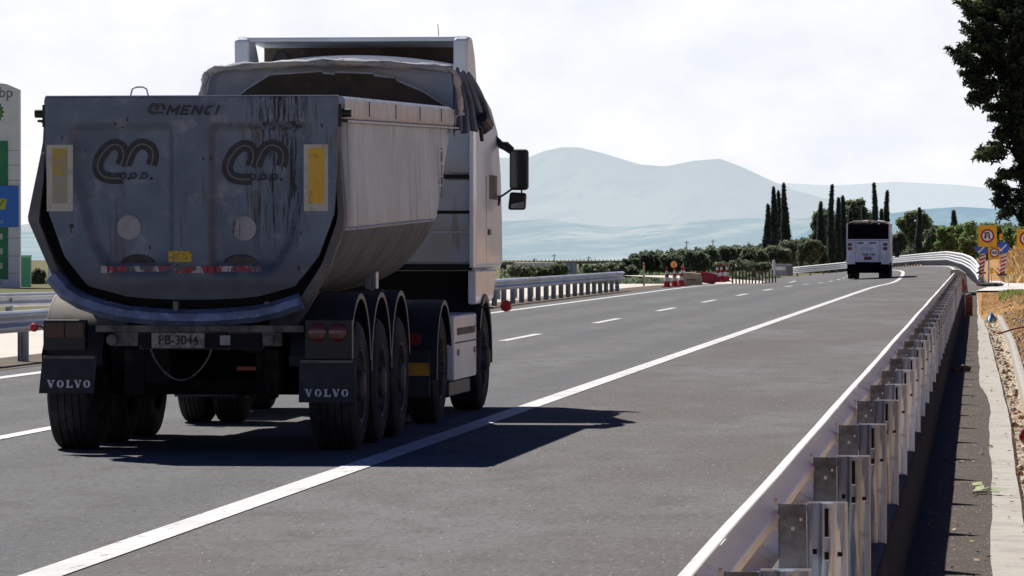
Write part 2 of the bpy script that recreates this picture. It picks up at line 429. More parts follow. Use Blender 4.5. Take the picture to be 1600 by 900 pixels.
for k in range(0, 38):
    yy = 14.6+k*4.06
    if yy > 165: break
    if k == 0:
        ms = MB()
        for wn in (0,):
            pp = [(wx*1.05+.002, wz) for wx, wz in WP]
            ms.loft([[(a, d, b_) for a, b_ in pp] for d in (-.16, .16)], closed=False, caps=False)
        ms.mi = 1
        for zz_ in (.70, .66, .56, .50): ms.lathe([(0,0), (0,.016), (.012,.013), (.014,0)], 'x', (.004-(.07 if zz_ in (.70,.50) else .02), .02, zz_), 8)
        lap0 = ms.build('lap_joint', [M_RAIL, M_RAIL], near, smooth=60); c = lap0
    else:
        c = lap0.copy(); COL.objects.link(c); c.parent = near
    c.location = (NX(yy)-O0[0], yy-O0[1], 0)
# barriers of the median
POST_FAR = MB()
POST_FAR.prism([(.0,.06), (0,0), (.045,0), (.06,-.03), (.1,-.03), (.115,0), (.155,0), (.155,.06), (.148,.06), (.148,.008), (.11,.008), (.096,-.022), (.064,-.022), (.05,.008), (.007,.008), (.007,.06)], 'z', -.3, .66)
M_POSTD = mat('weathered_post', (.34,.37,.41), .5, .2, var=[(4, (.22,.24,.27), .4, .65)])
M_RAILD = mat('weathered_rail', (.58,.62,.68), .42, .25, var=[(1.5, (.42,.45,.50), .4, .65, (1,.2,1)), (16, (.50,.52,.54), .6, .7)])
def barrier(name, label, pts, gap, side, group, top=.755, scale=1., mr=None, mp=None, rails=True):
    """pts: list of (X, Y, ground z) of the rail line"""
    o = empty(name, pts[0], 0, label, 'guard rail', group); O = pts[0]
    # resample
    P = [Vector(p) for p in pts]; D = [0]
    for a, b in zip(P, P[1:]): D.append(D[-1]+(b-a).length)
    def point(d):
        for i in range(len(P)-1):
            if d <= D[i+1]: t = (d-D[i])/(D[i+1]-D[i]); return P[i].lerp(P[i+1], t)
        return P[-1]
    if rails:
        w_rail('rail', o, [rel(point(d), O) for d in np.linspace(0, D[-1], max(8, int(D[-1]/4)))], side, top, scale, mr)
    n = min(99, int(D[-1]/gap)); src = None
    for k in range(n+1):
        d = min(D[-1], k*gap+.3); q = point(d); q2 = point(min(D[-1], d+1)); ang = math.atan2(-(q2-q).x, (q2-q).y) if (q2-q).length > .1 else 0
        if src is None:
            src = POST_FAR.build('post', mp or M_POSTD, o, smooth=30); c = src
        else: c = src.copy(); COL.objects.link(c); c.parent = o
        c.location = rel(q, O); c.location.x += (.02 if side > 0 else -.02)
        c.scale.z = (top-.06)/.66; c.rotation_euler.z = ang + (0 if side > 0 else math.pi)
    return o
def gz(X, Y): return road_z(X, Y)

PF = None
b1 = barrier('guard_rail', 'long weathered guard rail on the near side of the median, passing behind the tipper truck', [(-13.75, y, gz(-13.7, y)) for y in (28, 60, 100, 140, 182)], 2.67, -1, 'steel guard rails', scale=1.0, mr=M_RAILD)
barrier('guard_rail', 'second guard rail standing deeper in the median, seen above the first at the left edge', [(-27.5,82,-.02), (-21.7,105,-.02), (-18.2,127,-.02), (-15.6,150,0), (-14.6,176,0)], 4, -1, 'steel guard rails', top=.66, mr=M_RAILD)
# sloped end of the first median barrier
# far barrier following the outside of the bend
far_px = [(1531,417,215), (1527,409,228), (1518,401,250), (1505,396,290), (1480,392.5,370), (1440,396,445), (1392,401,480), (1322,409.5,500), (1235,418,512)]
ft = []
for px, py, Y in far_px:
    p = at(px, py, Y); ft.append((p.x, p.y, p.z-.95))
barrier('guard_rail', 'bright guard rail sweeping round the outside of the far bend beyond the second truck', ft, 3.2, 1, 'steel guard rails', top=.95, scale=1.05, mr=mat('bright_rail', (.80,.80,.79), .5, .05))
for o in list(COL.objects):
    if o.name.startswith('rail') and o.parent and 'far bend' in o.parent.get('label', ''): o2 = o.copy(); COL.objects.link(o2); o2.location.z = -.36

# unfinished barrier: posts only, in the works gap on the left
up = [at(1146, 440, 250), at(1180, 437, 272), at(1216, 434, 295)]
up = [(p.x, p.y, p.z-.03) for p in up]
barrier('barrier_posts', 'row of bare brown barrier posts without a rail left of the far bend', up, 3.3, -1, None, rails=False, top=.62, mp=mat('rusty_post', (.20,.15,.115), .8, var=[(5, (.3,.25,.2), .5, .6)]))['category'] = 'barrier posts'
for o in COL.objects:
    if o.parent and o.parent.get('category') == 'barrier posts': o.scale.x = .5
p = at(1209, 431, 292)
t = MB(); t.lathe([(0,0), (0,.14), (.05,.14), (.06,.11), (.85,.10), (.95,.07), (.97,0)], 'z', (0,0,0), 16)
tag(t.build('bollard', mat('white_plastic', (.8,.8,.8), .4, var=[(6, (.62,.62,.6), .5, .7)]), loc=(p.x, p.y, p.z)), 'small white bollard standing in front of the tallest cypresses by the rail end', 'bollard')
p = at(1223, 431, 300)
e = empty('barrier_end', (p.x, p.y, p.z), R(-25), 'grey steel end box where the far rail begins', 'barrier end')
t = MB(); t.prism([(-.52,0), (.52,0), (.52,.62), (.4,.74), (-.4,.74), (-.52,.62)], 'y', -.4, .4); t.build('box', mat('grey_box', (.30,.31,.32), .7), e, bevel=.02)
t = MB(); t.box(-.4,.4,-.415,-.402,.35,.58); t.build('plate', M_RAIL, e)

# ------------------------------------------------------------------ the tipper truck
TY = 38.1; TX = -6.345
truck = empty('tipper_truck', (TX, TY, 0), 0, 'large grey tipper truck with half-pipe dump trailer seen from behind, driving in the right lane', 'truck')
M_GATE = None
def gate_mat():
    m = bpy.data.materials.new('tailgate_paint'); m.use_nodes = True; nt = m.node_tree; L = nt.links
    b = nt.nodes['Principled BSDF']; b.inputs['Roughness'].default_value = .55
    tc = node(nt, 'ShaderNodeTexCoord')
    def nz(scale, st=(1,1,1), d=6, r=.6):
        mp = node(nt, 'ShaderNodeMapping'); mp.inputs['Scale'].default_value = st; L.new(tc.outputs['Object'], mp.inputs[0])
        n = node(nt, 'ShaderNodeTexNoise'); n.inputs['Scale'].default_value = scale; n.inputs['Detail'].default_value = d; n.inputs['Roughness'].default_value = r
        L.new(mp.outputs[0], n.inputs['Vector']); return n.outputs['Fac']
    def mr(src, a, b_, c=0, d=1):
        r = node(nt, 'ShaderNodeMapRange'); r.interpolation_type = 'SMOOTHSTEP'
        for i, v in enumerate((a, b_, c, d)): r.inputs[i+1].default_value = v
        L.new(src, r.inputs[0]); return r.outputs[0]
    def mul(a, c):
        x = node(nt, 'ShaderNodeMath', operation='MULTIPLY'); L.new(a, x.inputs[0]); L.new(c, x.inputs[1]); return x.outputs[0]
    def mx(fac, a, c):
        x = node(nt, 'ShaderNodeMix', data_type='RGBA'); L.new(fac, x.inputs[0])
        for i, v in ((6, a), (7, c)):
            if isinstance(v, tuple): x.inputs[i].default_value = (*v, 1)
            else: L.new(v, x.inputs[i])
        return x.outputs[2]
    sx = node(nt, 'ShaderNodeSeparateXYZ'); L.new(tc.outputs['Object'], sx.inputs[0])
    c = mx(mr(nz(1.7), .35, .68), (.185,.24,.325), (.125,.16,.22))
    c = mx(mr(nz(6), .5, .75), c, (.29,.325,.37))
    c = mx(mr(sx.outputs[2], 1.75, 1.25, 0, .75), c, (.075,.08,.095))            # road dirt at the foot
    c = mx(mul(mr(nz(9, (1,1,.12), 4), .56, .64), mr(nz(1.1), .45, .62)), c, (.13,.13,.15))
    # tar runs on the right hand panel
    zone = mul(mr(sx.outputs[0], .30, .62), mr(sx.outputs[0], 1.0, .84))
    zone = mul(zone, mr(sx.outputs[2], 1.50, 1.95))
    runs = mul(mr(nz(34, (1,1,.06), 5, .75), .495, .575), zone)
    c = mx(runs, c, (.018,.018,.022))
    zone2 = mul(mr(sx.outputs[2], 2.45, 2.62), mul(mr(sx.outputs[0], .45, .62), mr(sx.outputs[0], 1.1, .8)))
    c = mx(mul(mr(nz(50, (1,1,.13), 5, .75), .54, .62), zone2), c, (.02,.02,.025))
    c = mx(mr(nz(13, (1,1,.6), 3, .6), .70, .72), c, (.03,.03,.04))
    atn = node(nt, 'ShaderNodeAttribute'); atn.attribute_name = 'recess_shade'; c = mx(mr(atn.outputs['Fac'], .15, 1.6, 0, .5), c, (.09,.082,.08))  # edges of the pressed panels darkened in the paint in place of recess shade
    L.new(c, b.inputs['Base Color'])
    bp = node(nt, 'ShaderNodeBump'); bp.inputs['Strength'].default_value = .25; bp.inputs['Distance'].default_value = .02
    L.new(nz(3), bp.inputs['Height']); L.new(bp.outputs[0], b.inputs['Normal'])
    return m
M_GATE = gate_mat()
M_BODY = mat('body_paint', (.36,.435,.54), .45, .15, var=[(.9, (.26,.32,.41), .35, .68), (5, (.44,.50,.58), .55, .75)], streak=((.17,.18,.20), .55, 6), bump=(2.5, .40, .03))
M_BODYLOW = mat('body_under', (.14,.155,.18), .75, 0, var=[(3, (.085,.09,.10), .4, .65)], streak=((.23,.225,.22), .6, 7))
M_RIM = mat('body_rim_paint', (.42,.50,.62), .45, .1, var=[(4, (.36,.35,.36), .42, .66), (20, (.62,.60,.57), .6, .7)], streak=((.27,.25,.24), .58, 10))
M_COLLAR = mat('collar_steel', (.115,.115,.125), .5, .2, var=[(4, (.18,.17,.16), .45, .7)])
M_LIP = mat('lip_paint', (.16,.22,.40), .28, .3, var=[(6, (.10,.13,.23), .42, .62), (25, (.34,.38,.48), .62, .7)], bump=(9, .3, .01))
M_BLACK = mat('black_gap', (.010,.010,.012), .9)
M_FEND = mat('fender_plastic', (.020,.026,.040), .5, var=[(5, (.04,.045,.056), .45, .7), (40, (.10,.10,.10), .66, .72)], streak=((.10,.095,.09), .66, 9))
M_FENDL = mat('sunlit_dusty_fender', (.34,.31,.27), .85, var=[(5, (.24,.22,.19), .42, .7)])
def sunlit_dust_top(m, z0, z1, dark):
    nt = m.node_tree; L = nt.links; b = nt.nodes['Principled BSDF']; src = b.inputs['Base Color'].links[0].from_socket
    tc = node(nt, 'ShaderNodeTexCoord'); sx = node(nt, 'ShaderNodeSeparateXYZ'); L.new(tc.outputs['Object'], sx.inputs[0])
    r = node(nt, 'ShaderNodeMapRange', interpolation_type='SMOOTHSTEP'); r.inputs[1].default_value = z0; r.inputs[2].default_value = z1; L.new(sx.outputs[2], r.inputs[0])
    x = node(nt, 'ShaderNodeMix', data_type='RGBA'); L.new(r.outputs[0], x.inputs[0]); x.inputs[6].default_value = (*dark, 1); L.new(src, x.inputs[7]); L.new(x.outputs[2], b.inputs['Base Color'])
sunlit_dust_top(M_FENDL, 1.02, 1.10, (.03,.034,.042))  # left fender tops painted pale for dust plus the sun falling on them
M_CHAS = mat('chassis_paint', (.014,.014,.016), .9, var=[(5, (.035,.031,.028), .5, .7)], spec=.15)
M_BEAM = mat('bumper_beam', (.17,.165,.17), .7, .1, var=[(6, (.075,.07,.07), .4, .62), (20, (.24,.21,.18), .62, .72)])
M_TYRE = mat('tyre_rubber', (.020,.021,.024), .85, var=[(5, (.06,.06,.062), .45, .7), (26, (.13,.12,.11), .64, .74)], bump=(40, .3, .004))
M_RIMW = mat('wheel_rim', (.075,.075,.08), .7, .2, var=[(9, (.17,.145,.13), .50, .66), (22, (.02,.02,.02), .55, .65)])
M_CAB = mat('cab_white', (.76,.82,.92), .35, 0, var=[(1.5, (.64,.70,.79), .4, .7)], coat=.3)
M_CABB = mat('cab_back', (.40,.45,.52), .6, 0, var=[(2, (.38,.36,.33), .4, .7)], streak=((.28,.25,.22), .6, 8))
M_RED = mat('red_lens', (.11,.008,.012), .3, coat=.5)
M_REDB = mat('bright_red_lens', (.62,.02,.02), .35)
M_TEXT = mat('mudflap_lettering', (.62,.68,.78), .6, var=[(30, (.40,.44,.5), .5, .65)])
M_LOGO = mat('logo_paint', (.030,.034,.048), .55, var=[(12, (.06,.065,.085), .5, .7)])
M_LOGOL = mat('logo_line', (.19,.18,.16), .6)
M_TARP = mat('tarpaulin', (.10,.14,.22), .5, var=[(4, (.05,.07,.12), .4, .65)])
M_CANOPY = mat('canopy_sheet', (.64,.72,.86), .55, var=[(2, (.50,.52,.56), .4, .7)], streak=((.35,.33,.32), .66, 9))
M_BROWN = mat('brown_board', (.085,.068,.052), .8, var=[(3, (.055,.045,.036), .4, .65), (18, (.13,.105,.08), .58, .72)])
M_YEL = mat('yellow_reflector', (.80,.47,.03), .4, var=[(14, (.45,.30,.06), .58, .68)])
M_YELB = mat('cream_border', (.60,.58,.50), .5, var=[(9, (.42,.41,.36), .5, .7)])
M_FADE = mat('faded_reflector', (.40,.38,.30), .55, var=[(5, (.55,.40,.06), .52, .64)])
M_GLASS = mat('mirror_glass', (.02,.03,.035), .08, .0, coat=1)
M_DARKP = mat('dark_plastic', (.018,.019,.022), .5)

K = .018   # the tub climbs towards the front
def sym(half):   # half profile from top (x>0) to bottom centre -> full open polyline left top .. right top
    L_ = [(-x, z) for x, z in half]; Rr = [(x, z) for x, z in half[::-1]]
    if half[-1][0] == 0: Rr = Rr[1:]
    return L_+Rr
def smoothp(half, n=2):
    p = [Vector((a, b)) for a, b in half]
    for _ in range(n):
        q = [p[0]]
        for a, b in zip(p, p[1:]): q += [a*.75+b*.25, a*.25+b*.75]
        q.append(p[-1]); p = q
    return [(v.x, v.y) for v in p]
COLLAR = [(1.205,2.70), (1.215,2.50), (1.325,1.90), (1.31,1.82), (1.15,1.46), (.97,1.20), (.55,1.085), (0,1.05)]
BODY = smoothp([(1.17,2.85), (1.172,2.45), (1.20,1.84), (1.19,1.76)], 1)[:-1]+[(1.195,1.78)]+smoothp([(1.19,1.76), (1.10,1.58), (.90,1.32), (.52,1.15), (0,1.11)], 2)[1:]
GATE = [(1.19,2.862), (1.185,2.35), (1.155,1.92), (1.03,1.58), (.84,1.34), (.50,1.25), (0,1.225)]

# tub
b = MB(); fp = sym(BODY); crease = [i for i, (x, z) in enumerate(fp)]
rings = []
for k in range(9):
    r = []
    for x, z in fp:
        yf = 8.5 if z > 2.8 else (6.7+(z-1.78)*1.7 if z > 1.78 else 6.6+(z-1.78)*.45)
        yy = .12+(yf-.12)*k/8
        r.append((x*(1-.0*k), yy, z+K*yy))
    rings.append(r)
n = len(fp)
o0 = len(b.v)
for r in rings: b.v += r
for k in range(8):
    for i in range(n-1):
        zmid = (fp[i][1]+fp[i+1][1])/2
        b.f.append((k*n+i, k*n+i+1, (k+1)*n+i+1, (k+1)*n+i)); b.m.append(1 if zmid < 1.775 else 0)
# front wall
b.f.append(tuple(8*n+i for i in range(n))); b.m.append(0)
tub = b.build('dump_body', [M_BODY, M_BODYLOW], truck, smooth=25)
sd = tub.modifiers.new('thickness', 'SOLIDIFY'); sd.thickness = .02; sd.offset = -1
# weld line along the crease and a rib at the rear
b = MB()
for s in (-1, 1):
    b.tube([(s*1.20, .14+k*(6.4/8), 1.795+K*(.14+k*.8)) for k in range(9)], .012, 6)
b.build('weld_seam', M_RIM, tub)
for s in (-1, 1):
    b = MB(); z0, z1 = 2.68, 2.865
    sec = lambda y: [(s*1.165, y, z0+K*y), (s*1.215, y, z0+K*y), (s*1.225, y, z0+.03+K*y), (s*1.225, y, z1-.025+K*y), (s*1.20, y, z1+K*y), (s*1.11, y, z1+K*y), (s*1.11, y, z1-.04+K*y), (s*1.165, y, z1-.05+K*y)]
    b.loft([sec(y) for y in (.10, 2, 4, 6, 8.5)])
    b.mi = 1; b.prism([(s*1.18, 2.655+.003), (s*1.235, 2.655+.003), (s*1.235, 2.675), (s*1.18, 2.675)], 'y', .1, .1+.001)
    b.mi = 0; b.loft([[(s*1.20, y, 2.655+K*y), (s*1.25, y, 2.655+K*y), (s*1.25, y, 2.672+K*y), (s*1.20, y, 2.676+K*y)] for y in (.10, 4, 8.45)]); b.mi = 1
    for y in (1.6, 3.4, 5.2, 6.9): b.box(min(s*1.225,s*1.231), max(s*1.225,s*1.231), y, y+.03, z0+.03+K*y, z1-.03+K*y)
    b.build('top_rail', [M_RIM, M_BODYLOW], tub, smooth=30, bevel=.004)
# lower ledge under the top rail
# collar ring
COLR = [(1.188,2.70), (1.19,2.45), (1.235,1.90), (1.222,1.80), (1.10,1.46), (.93,1.20), (.55,1.085), (0,1.05)]
cp = [(-x, z) for x, z in COLLAR]+[(x, z) for x, z in COLR[::-1][1:]]
b = MB(); ins = [(x*.955, 1.12+(z-1.05)*.975 if z < 2 else z) for x, z in cp]
def ringsec(y): return [(x, y, z) for x, z in cp]+[(x, y, z) for x, z in ins[::-1]]
b.loft([ringsec(-.01), ringsec(.16)])
b.m = [1 if sum(b.v[i][0] for i in f)/len(f) > .5 else 0 for f in b.f[:-2]]+[0, 0]
collar = b.build('rear_collar', [M_COLLAR, M_BEAM], truck, smooth=20, bevel=.006)
# black recess behind the gate
b = MB(); b.prism([(x*.97, z+.03) for x, z in cp], 'y', .10, .13); b.build('seal', M_BLACK, truck)
# side flange that stands out on either side of the gate
for s in (-1,):
    b = MB(); b.prism([(s*1.19,2.42), (s*1.225,2.40), (s*1.33,1.90), (s*1.325,1.86), (s*1.12,1.40), (s*1.07,1.44), (s*1.24,1.86), (s*1.20,2.2)], 'y', -.05, .0)
    b.build('side_flange', M_COLLAR if s < 0 else M_BEAM, collar, bevel=.005)
# steel lip below the gate
lp = smoothp([(1.15,1.40), (1.0,1.22), (.62,1.09), (.25,1.055), (0,1.05)], 1)
full = [(-x, z) for x, z in lp]+[(x, z) for x, z in lp[::-1][1:] if x < .93]
b = MB(); rings = []
for i, (x, z) in enumerate(full):
    a = full[max(0, i-1)]; c = full[min(len(full)-1, i+1)]
    d = Vector((c[0]-a[0], c[1]-a[1])).normalized(); nn = Vector((-d.y, d.x))   # inward (up)
    def q(u, y): return (x+nn.x*u, y, z+nn.y*u)
    rings.append([q(-.015, .02), q(-.03, -.085), q(.012, -.14), q(.070, -.135), q(.105, -.085), q(.108, .02)])
b.loft(rings); b.build('rear_lip', M_LIP, truck, smooth=30)
b = MB()
for x in (-.66, .62, -.12):
    b.box(x-.02, x+.02, -.10, .02, 1.13, 1.22)
b.build('lip_bracket', M_COLLAR, truck, bevel=.004)

# tailgate: one pressed sheet with two recessed panels
def gate_w(z): return interp([(zz, xx) for xx, zz in GATE[::-1]], z) if z > 1.225 else .3
def gate_y(x, z):
    ax = abs(x)
    inner = .135 + (.02 if z > 1.6 else .02)
    outer = interp([(1.45,.70), (1.70,.84), (2.2,.97), (2.66,1.0)], z)
    t = sm(inner-.03, inner+.05, ax)*(1-sm(outer-.11, outer+.02, ax))*sm(1.40, 1.56, z)*(1-sm(2.57, 2.68, z))
    foot = .05*sm(1.42, 1.25, z) if False else .04*(1-sm(1.26, 1.42, z))
    return -.050 + .075*t + foot
V = []; Fc = []; NU, NW = 150, 110
for j in range(NW+1):
    z = 1.23+(2.862-1.23)*j/NW
    w = gate_w(z)
    for i in range(NU+1):
        x = w*(2*i/NU-1); V.append((x, gate_y(x, z), z))
for j in range(NW):
    for i in range(NU):
        a = j*(NU+1)+i; Fc.append((a, a+1, a+NU+2, a+NU+1))
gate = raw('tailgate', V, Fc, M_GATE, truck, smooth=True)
at_ = gate.data.attributes.new('recess_shade', 'FLOAT', 'POINT')  # painted shade mask, strongest where the sheet slopes into a recess
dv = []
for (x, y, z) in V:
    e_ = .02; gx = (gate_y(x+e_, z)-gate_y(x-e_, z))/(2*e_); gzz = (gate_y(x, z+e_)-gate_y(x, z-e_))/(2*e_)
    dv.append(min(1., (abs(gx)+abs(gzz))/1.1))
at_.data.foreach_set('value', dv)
sd = gate.modifiers.new('thickness', 'SOLIDIFY'); sd.thickness = .05; sd.offset = -1
# bright cut edge on top of gate, hinge lugs
b = MB(); b.box(-1.185,1.185,-.048,.012,2.864,2.872); b.build('top_edge', M_RIM, gate)
for s in (-1, 1):
    b = MB(); b.lathe([(-.05,0), (-.05,.035), (.05,.035), (.05,0)], 'x', (s*1.235, .03, 2.73), 14); b.box(min(s*1.19,s*1.26),max(s*1.19,s*1.26),.0,.05,2.66,2.68); b.box(min(s*1.17,s*1.215),max(s*1.17,s*1.215),-.03,.07,2.62,2.80)
    b.build('hinge', M_DARKP, gate, bevel=.004)
b = MB(); b.tube([(-.50,0,2.87), (-.485,0,2.925), (-.45,0,2.94), (-.40,0,2.94), (-.37,0,2.925), (-.355,0,2.87)], .007, 6); b.build('lifting_ring', M_GALV, gate)
# reflector plates
def plate(name, m, x0, x1, z0, z1, y=-.05, t=.004, par=None, bev=.0):
    b = MB(); b.box(x0, x1, y-t, y, z0, z1); return b.build(name, m, par or gate, bevel=bev)
G = lambda px: (px-1541)*(38.1*.995+.62)/F/.995 - TX if False else at(px, 400, TY).x-TX
GZ = lambda py: at(305, py, TY).z
for (x0, x1, ix0, ix1, mm) in ((75,116,84,107,M_FADE), (476,514,484,508,M_YEL)):
    p = plate('reflector_plate', M_YELB, G(x0), G(x1), GZ(330), GZ(226), bev=.002); plate('reflector', mm, G(ix0), G(ix1), GZ(318), GZ(232), y=-.0548, t=.003, par=p)
for px, py in ((201,355), (381,357)):
    b = MB(); b.lathe([(0,0), (0,.098), (.004,.097), (.004,0)], 'y', (G(px), gate_y(G(px), GZ(py))-.008, GZ(py)), 32)
    b.build('speed_disc', mat('dirty_white', (.42,.42,.44), .7, var=[(9, (.33,.33,.35), .4, .65)]) if px < 300 else mat('dirty_white_stained', (.42,.42,.44), .7, var=[(9, (.33,.33,.35), .4, .65)], streak=((.03,.03,.03), .56, 20)), gate)
plate('warning_plate', mat('yellow_plate', (.62,.42,.03), .5, var=[(30, (.3,.22,.05), .5, .62)]), G(265), G(301), GZ(409), GZ(392), y=gate_y(0, GZ(400))-.002)
plate('worn_patch', mat('worn_patch', (.40,.45,.55), .7, var=[(12, (.25,.29,.38), .4, .6)]), G(90), G(119), GZ(352), GZ(337), y=-.046, t=.002)
for px in (215, 375):
    b = MB(); b.prism([(G(px)+.14*math.cos(a), GZ(412)+.075*math.sin(a)) for a in np.linspace(0, math.pi, 12)], 'y', gate_y(G(px), GZ(405))-.012, .03)
    b.build('release_dent', mat('dent_dark', (.055,.05,.055), .8, var=[(12, (.10,.085,.085), .4, .6)]), gate, bevel=.01)
# red and white tape, worn
m = mat('tape', (.34,.035,.045), .5, var=[(6, (.48,.46,.50), .52, .56, (1.5,1,1)), (10, (.12,.11,.14), .54, .58)])
zt = GZ(421); b = MB()
for k in range(24):
    x0 = G(160)+k*(G(410)-G(160))/24; x1 = G(160)+(k+.93)*(G(410)-G(160))/24
    b.box(x0, x1, gate_y(x0, zt)-.012, gate_y(x0, zt)-.008, zt-.028, zt+.028)
b.build('reflective_tape', m, gate)
# emblem: two arches, a tail, three rings
def ribbon(b, pts, w, y):
    pts = [Vector((p[0], p[1])) for p in pts]
    for _ in range(2):
        q = [pts[0]]
        for a, c in zip(pts, pts[1:]): q += [a*.75+c*.25, a*.25+c*.75]
        q.append(pts[-1]); pts = q
    A = []; B = []
    for i, p in enumerate(pts):
        d = (pts[min(i+1, len(pts)-1)]-pts[max(i-1, 0)]).normalized(); n_ = Vector((-d.y, d.x))*w/2
        A.append(p+n_); B.append(p-n_)
    for i in range(len(pts)-1):
        vs = [(v.x, yy, v.y) for yy in (y-.003, y) for v in (A[i], A[i+1], B[i+1], B[i])]
        b.add(vs, [(0,1,2,3), (7,6,5,4), (0,4,5,1), (2,6,7,3)])
def emblem(parent, px, py, scale, y, m1, m2, rings_=True):
    # zoom-picture units: 4.57 per photo px, origin (130,200)
    def C(u, v): return (G(px)+((u-310)/4.57)*scale/195., GZ(py)-((v-235)/4.57)*scale/195.)
    a1 = [(490,268), (508,200), (495,145), (440,112), (385,122), (345,170), (322,225), (308,268)]
    a2 = [(268,268), (292,205), (283,140), (230,112), (175,135), (118,205), (95,280), (125,340), (190,362), (275,360)]
    b = MB(); ribbon(b, [C(*p) for p in a1], 17.5*scale/195, y); ribbon(b, [C(*p) for p in a2], 17.5*scale/195, y-.0012)
    o = b.build('emblem', m1, parent, smooth=0)
    b = MB(); ribbon(b, [C(*p) for p in a1], 2.2*scale/195, y-.005); ribbon(b, [C(*p) for p in a2], 2.2*scale/195, y-.0052); b.build('emblem_line', m2, o, smooth=0)
    if rings_:
        b = MB()
        for u in (285, 362, 440):
            c = C(u, 342); b.lathe([(0,.5*scale*12/195/2), (-.004,.5*scale*12/195/2), (-.004,.5*scale*22/195/2), (0,.5*scale*22/195/2)], 'y', (c[0], y-.006, c[1]), 16)
        for u in (318, 400, 480): c = C(u, 365); c2 = C(u+18, 358); ribbon(b, [c, c2], 4*scale/195, y-.004)
        b.build('emblem_rings', m1, o, smooth=0)
for px, py in ((197,251), (400,253)): emblem(gate, px, py, 1.0, .022, M_LOGO, M_LOGOL)
emblem(gate, 247, 170, .26, -.052, M_LOGO, M_LOGOL, True)
b = MB(); h_ = .078; w_l = .082; sh_ = .42; x_ = G(262); z_ = GZ(180)
def K_(i, u, v): return (x_+i*w_l*1.17+u*w_l+v*h_*sh_, z_+v*h_)
W_ = .017
strokes = [(0,[(0,0),(0,1)]), (0,[(0,.97),(.45,.30)]), (0,[(.45,.30),(.92,.97)]), (0,[(.92,1),(.92,0)]), (1.18,[(0,0),(0,1)]), (1.18,[(0,.9),(.72,.9)]), (1.18,[(0,.5),(.62,.5)]), (1.18,[(0,.1),(.72,.1)]), (2.12,[(0,0),(0,1)]), (2.12,[(0,.97),(.75,.03)]), (2.12,[(.75,0),(.75,1)]),
           (3.15,[(.62,.86),(.35,.93),(.05,.75),(.03,.25),(.25,.07),(.58,.14)]), (4.15,[(0,0),(0,1)])]
for q_, (i_, p_) in enumerate(strokes): ribbon(b, [K_(i_, u, v) for u, v in p_], W_, -.053-.0007*q_)
b.build('lettering', M_LOGO, gate, smooth=0)

b = MB(); b.box(G(85), G(106), -.0595, -.0580, GZ(275), GZ(232)); b.build('reflector', mat('worn_yellow', (.55,.40,.05), .5, var=[(9, (.40,.36,.22), .46, .6)]), gate)
tl = text_obj('lettering', 'MENCI', .15, mat('side_letters', (.12,.13,.16), .6, var=[(20, (.28,.32,.38), .5, .62)]), tub, (1.205, 7.15, 2.36), rot=(0,0,0), sx=1.1)
tl.data.transform(Matrix(((0,0,1,0),(0,-1,0,0),(1,0,0,0),(0,0,0,1))))
# rust and scrape marks along the top rail and the crease
# canopy, headboard, tarpaulin
def LX(px, Yl): return at(px, 300, TY+Yl).x-TX
def LZ(py, Yl, px=600): return at(px, py, TY+Yl).z
b = MB(); arch = smoothp([(1.27,2.95), (1.25,3.22), (1.20,3.40), (1.02,3.42), (.5,3.455), (0,3.475)], 1)
ar = [(-x, z) for x, z in arch]+[(x, z) for x, z in arch[::-1][1:]]
ai = [(x*.965, z-.035) for x, z in ar]
b.loft([[(x, y, z) for x, z in ar]+[(x, y, z) for x, z in ai[::-1]] for y in (8.15, 8.62)])
can = b.build('canopy', M_CANOPY, truck, smooth=30)
V = []; Fc = []; nn_ = len(ar)*4; P_ = [Vector(p) for p in ar]
for i in range(nn_+1):
    t_ = i/nn_*(len(P_)-1); k_ = min(int(t_), len(P_)-2); c_ = P_[k_].lerp(P_[k_+1], t_-k_); d_ = (P_[k_+1]-P_[k_]).normalized(); n2 = Vector((-d_.y, d_.x))
    if n2.y < 0 and abs(c_.x) < 1: n2 = -n2
    r1 = .036+.006*math.sin(i*.9)+.004*math.sin(i*2.3+1)
    for j in range(13):
        a_ = 2*math.pi*j/12; rr_ = r1*(1+.13*math.sin(a_*3+i*.5)+.06*math.sin(a_*5-i*.8)); V.append((c_.x*1.0+n2.x*rr_*math.cos(a_), 8.16+rr_*1.5*math.sin(a_), c_.y-.02+n2.y*rr_*math.cos(a_)))
for i in range(nn_):
    for j in range(12): a_ = i*13+j; Fc.append((a_, a_+1, a_+14, a_+13))
raw('rolled_tarpaulin', V, Fc, mat('cream_tarp', (.62,.60,.56), .8, var=[(3, (.40,.41,.44), .4, .62), (12, (.25,.24,.23), .6, .7)]), truck, smooth=True)
b = MB(); b.prism([(x, z) for x, z in ai], 'y', 8.60, 8.63); b.build('canopy_back', M_CANOPY, can)
b = MB(); hb = [(-1.04,2.90), (-1.02,3.06), (-.84,3.20), (-.62,3.335), (-.1,3.37), (-.1,3.35), (.02,3.34), (.02,3.36), (.40,3.345), (.41,3.325), (.62,3.30), (.63,3.275), (.88,3.17), (1.12,3.02), (1.14,2.90)]
b.prism(hb, 'y', 8.34, 8.40); b.mi = 1
for (a, c) in zip(hb[1:-1], hb[2:-1]): b.add([(a[0], 8.33, a[1]-.004), (c[0], 8.33, c[1]-.004), (c[0], 8.33, c[1]+.014), (a[0], 8.33, a[1]+.014)], [(0,1,2,3)])
b.build('headboard', [M_BROWN, M_RIM], truck, smooth=0)
# load floor inside the tub
b = MB(); b.add([(-1.12,.3,2.35), (1.12,.3,2.35), (1.12,8.0,2.6), (-1.12,8.0,2.6), (0,4,2.75)], [(0,1,4), (1,2,4), (2,3,4), (3,0,4)]); b.build('load', M_BROWN, truck)
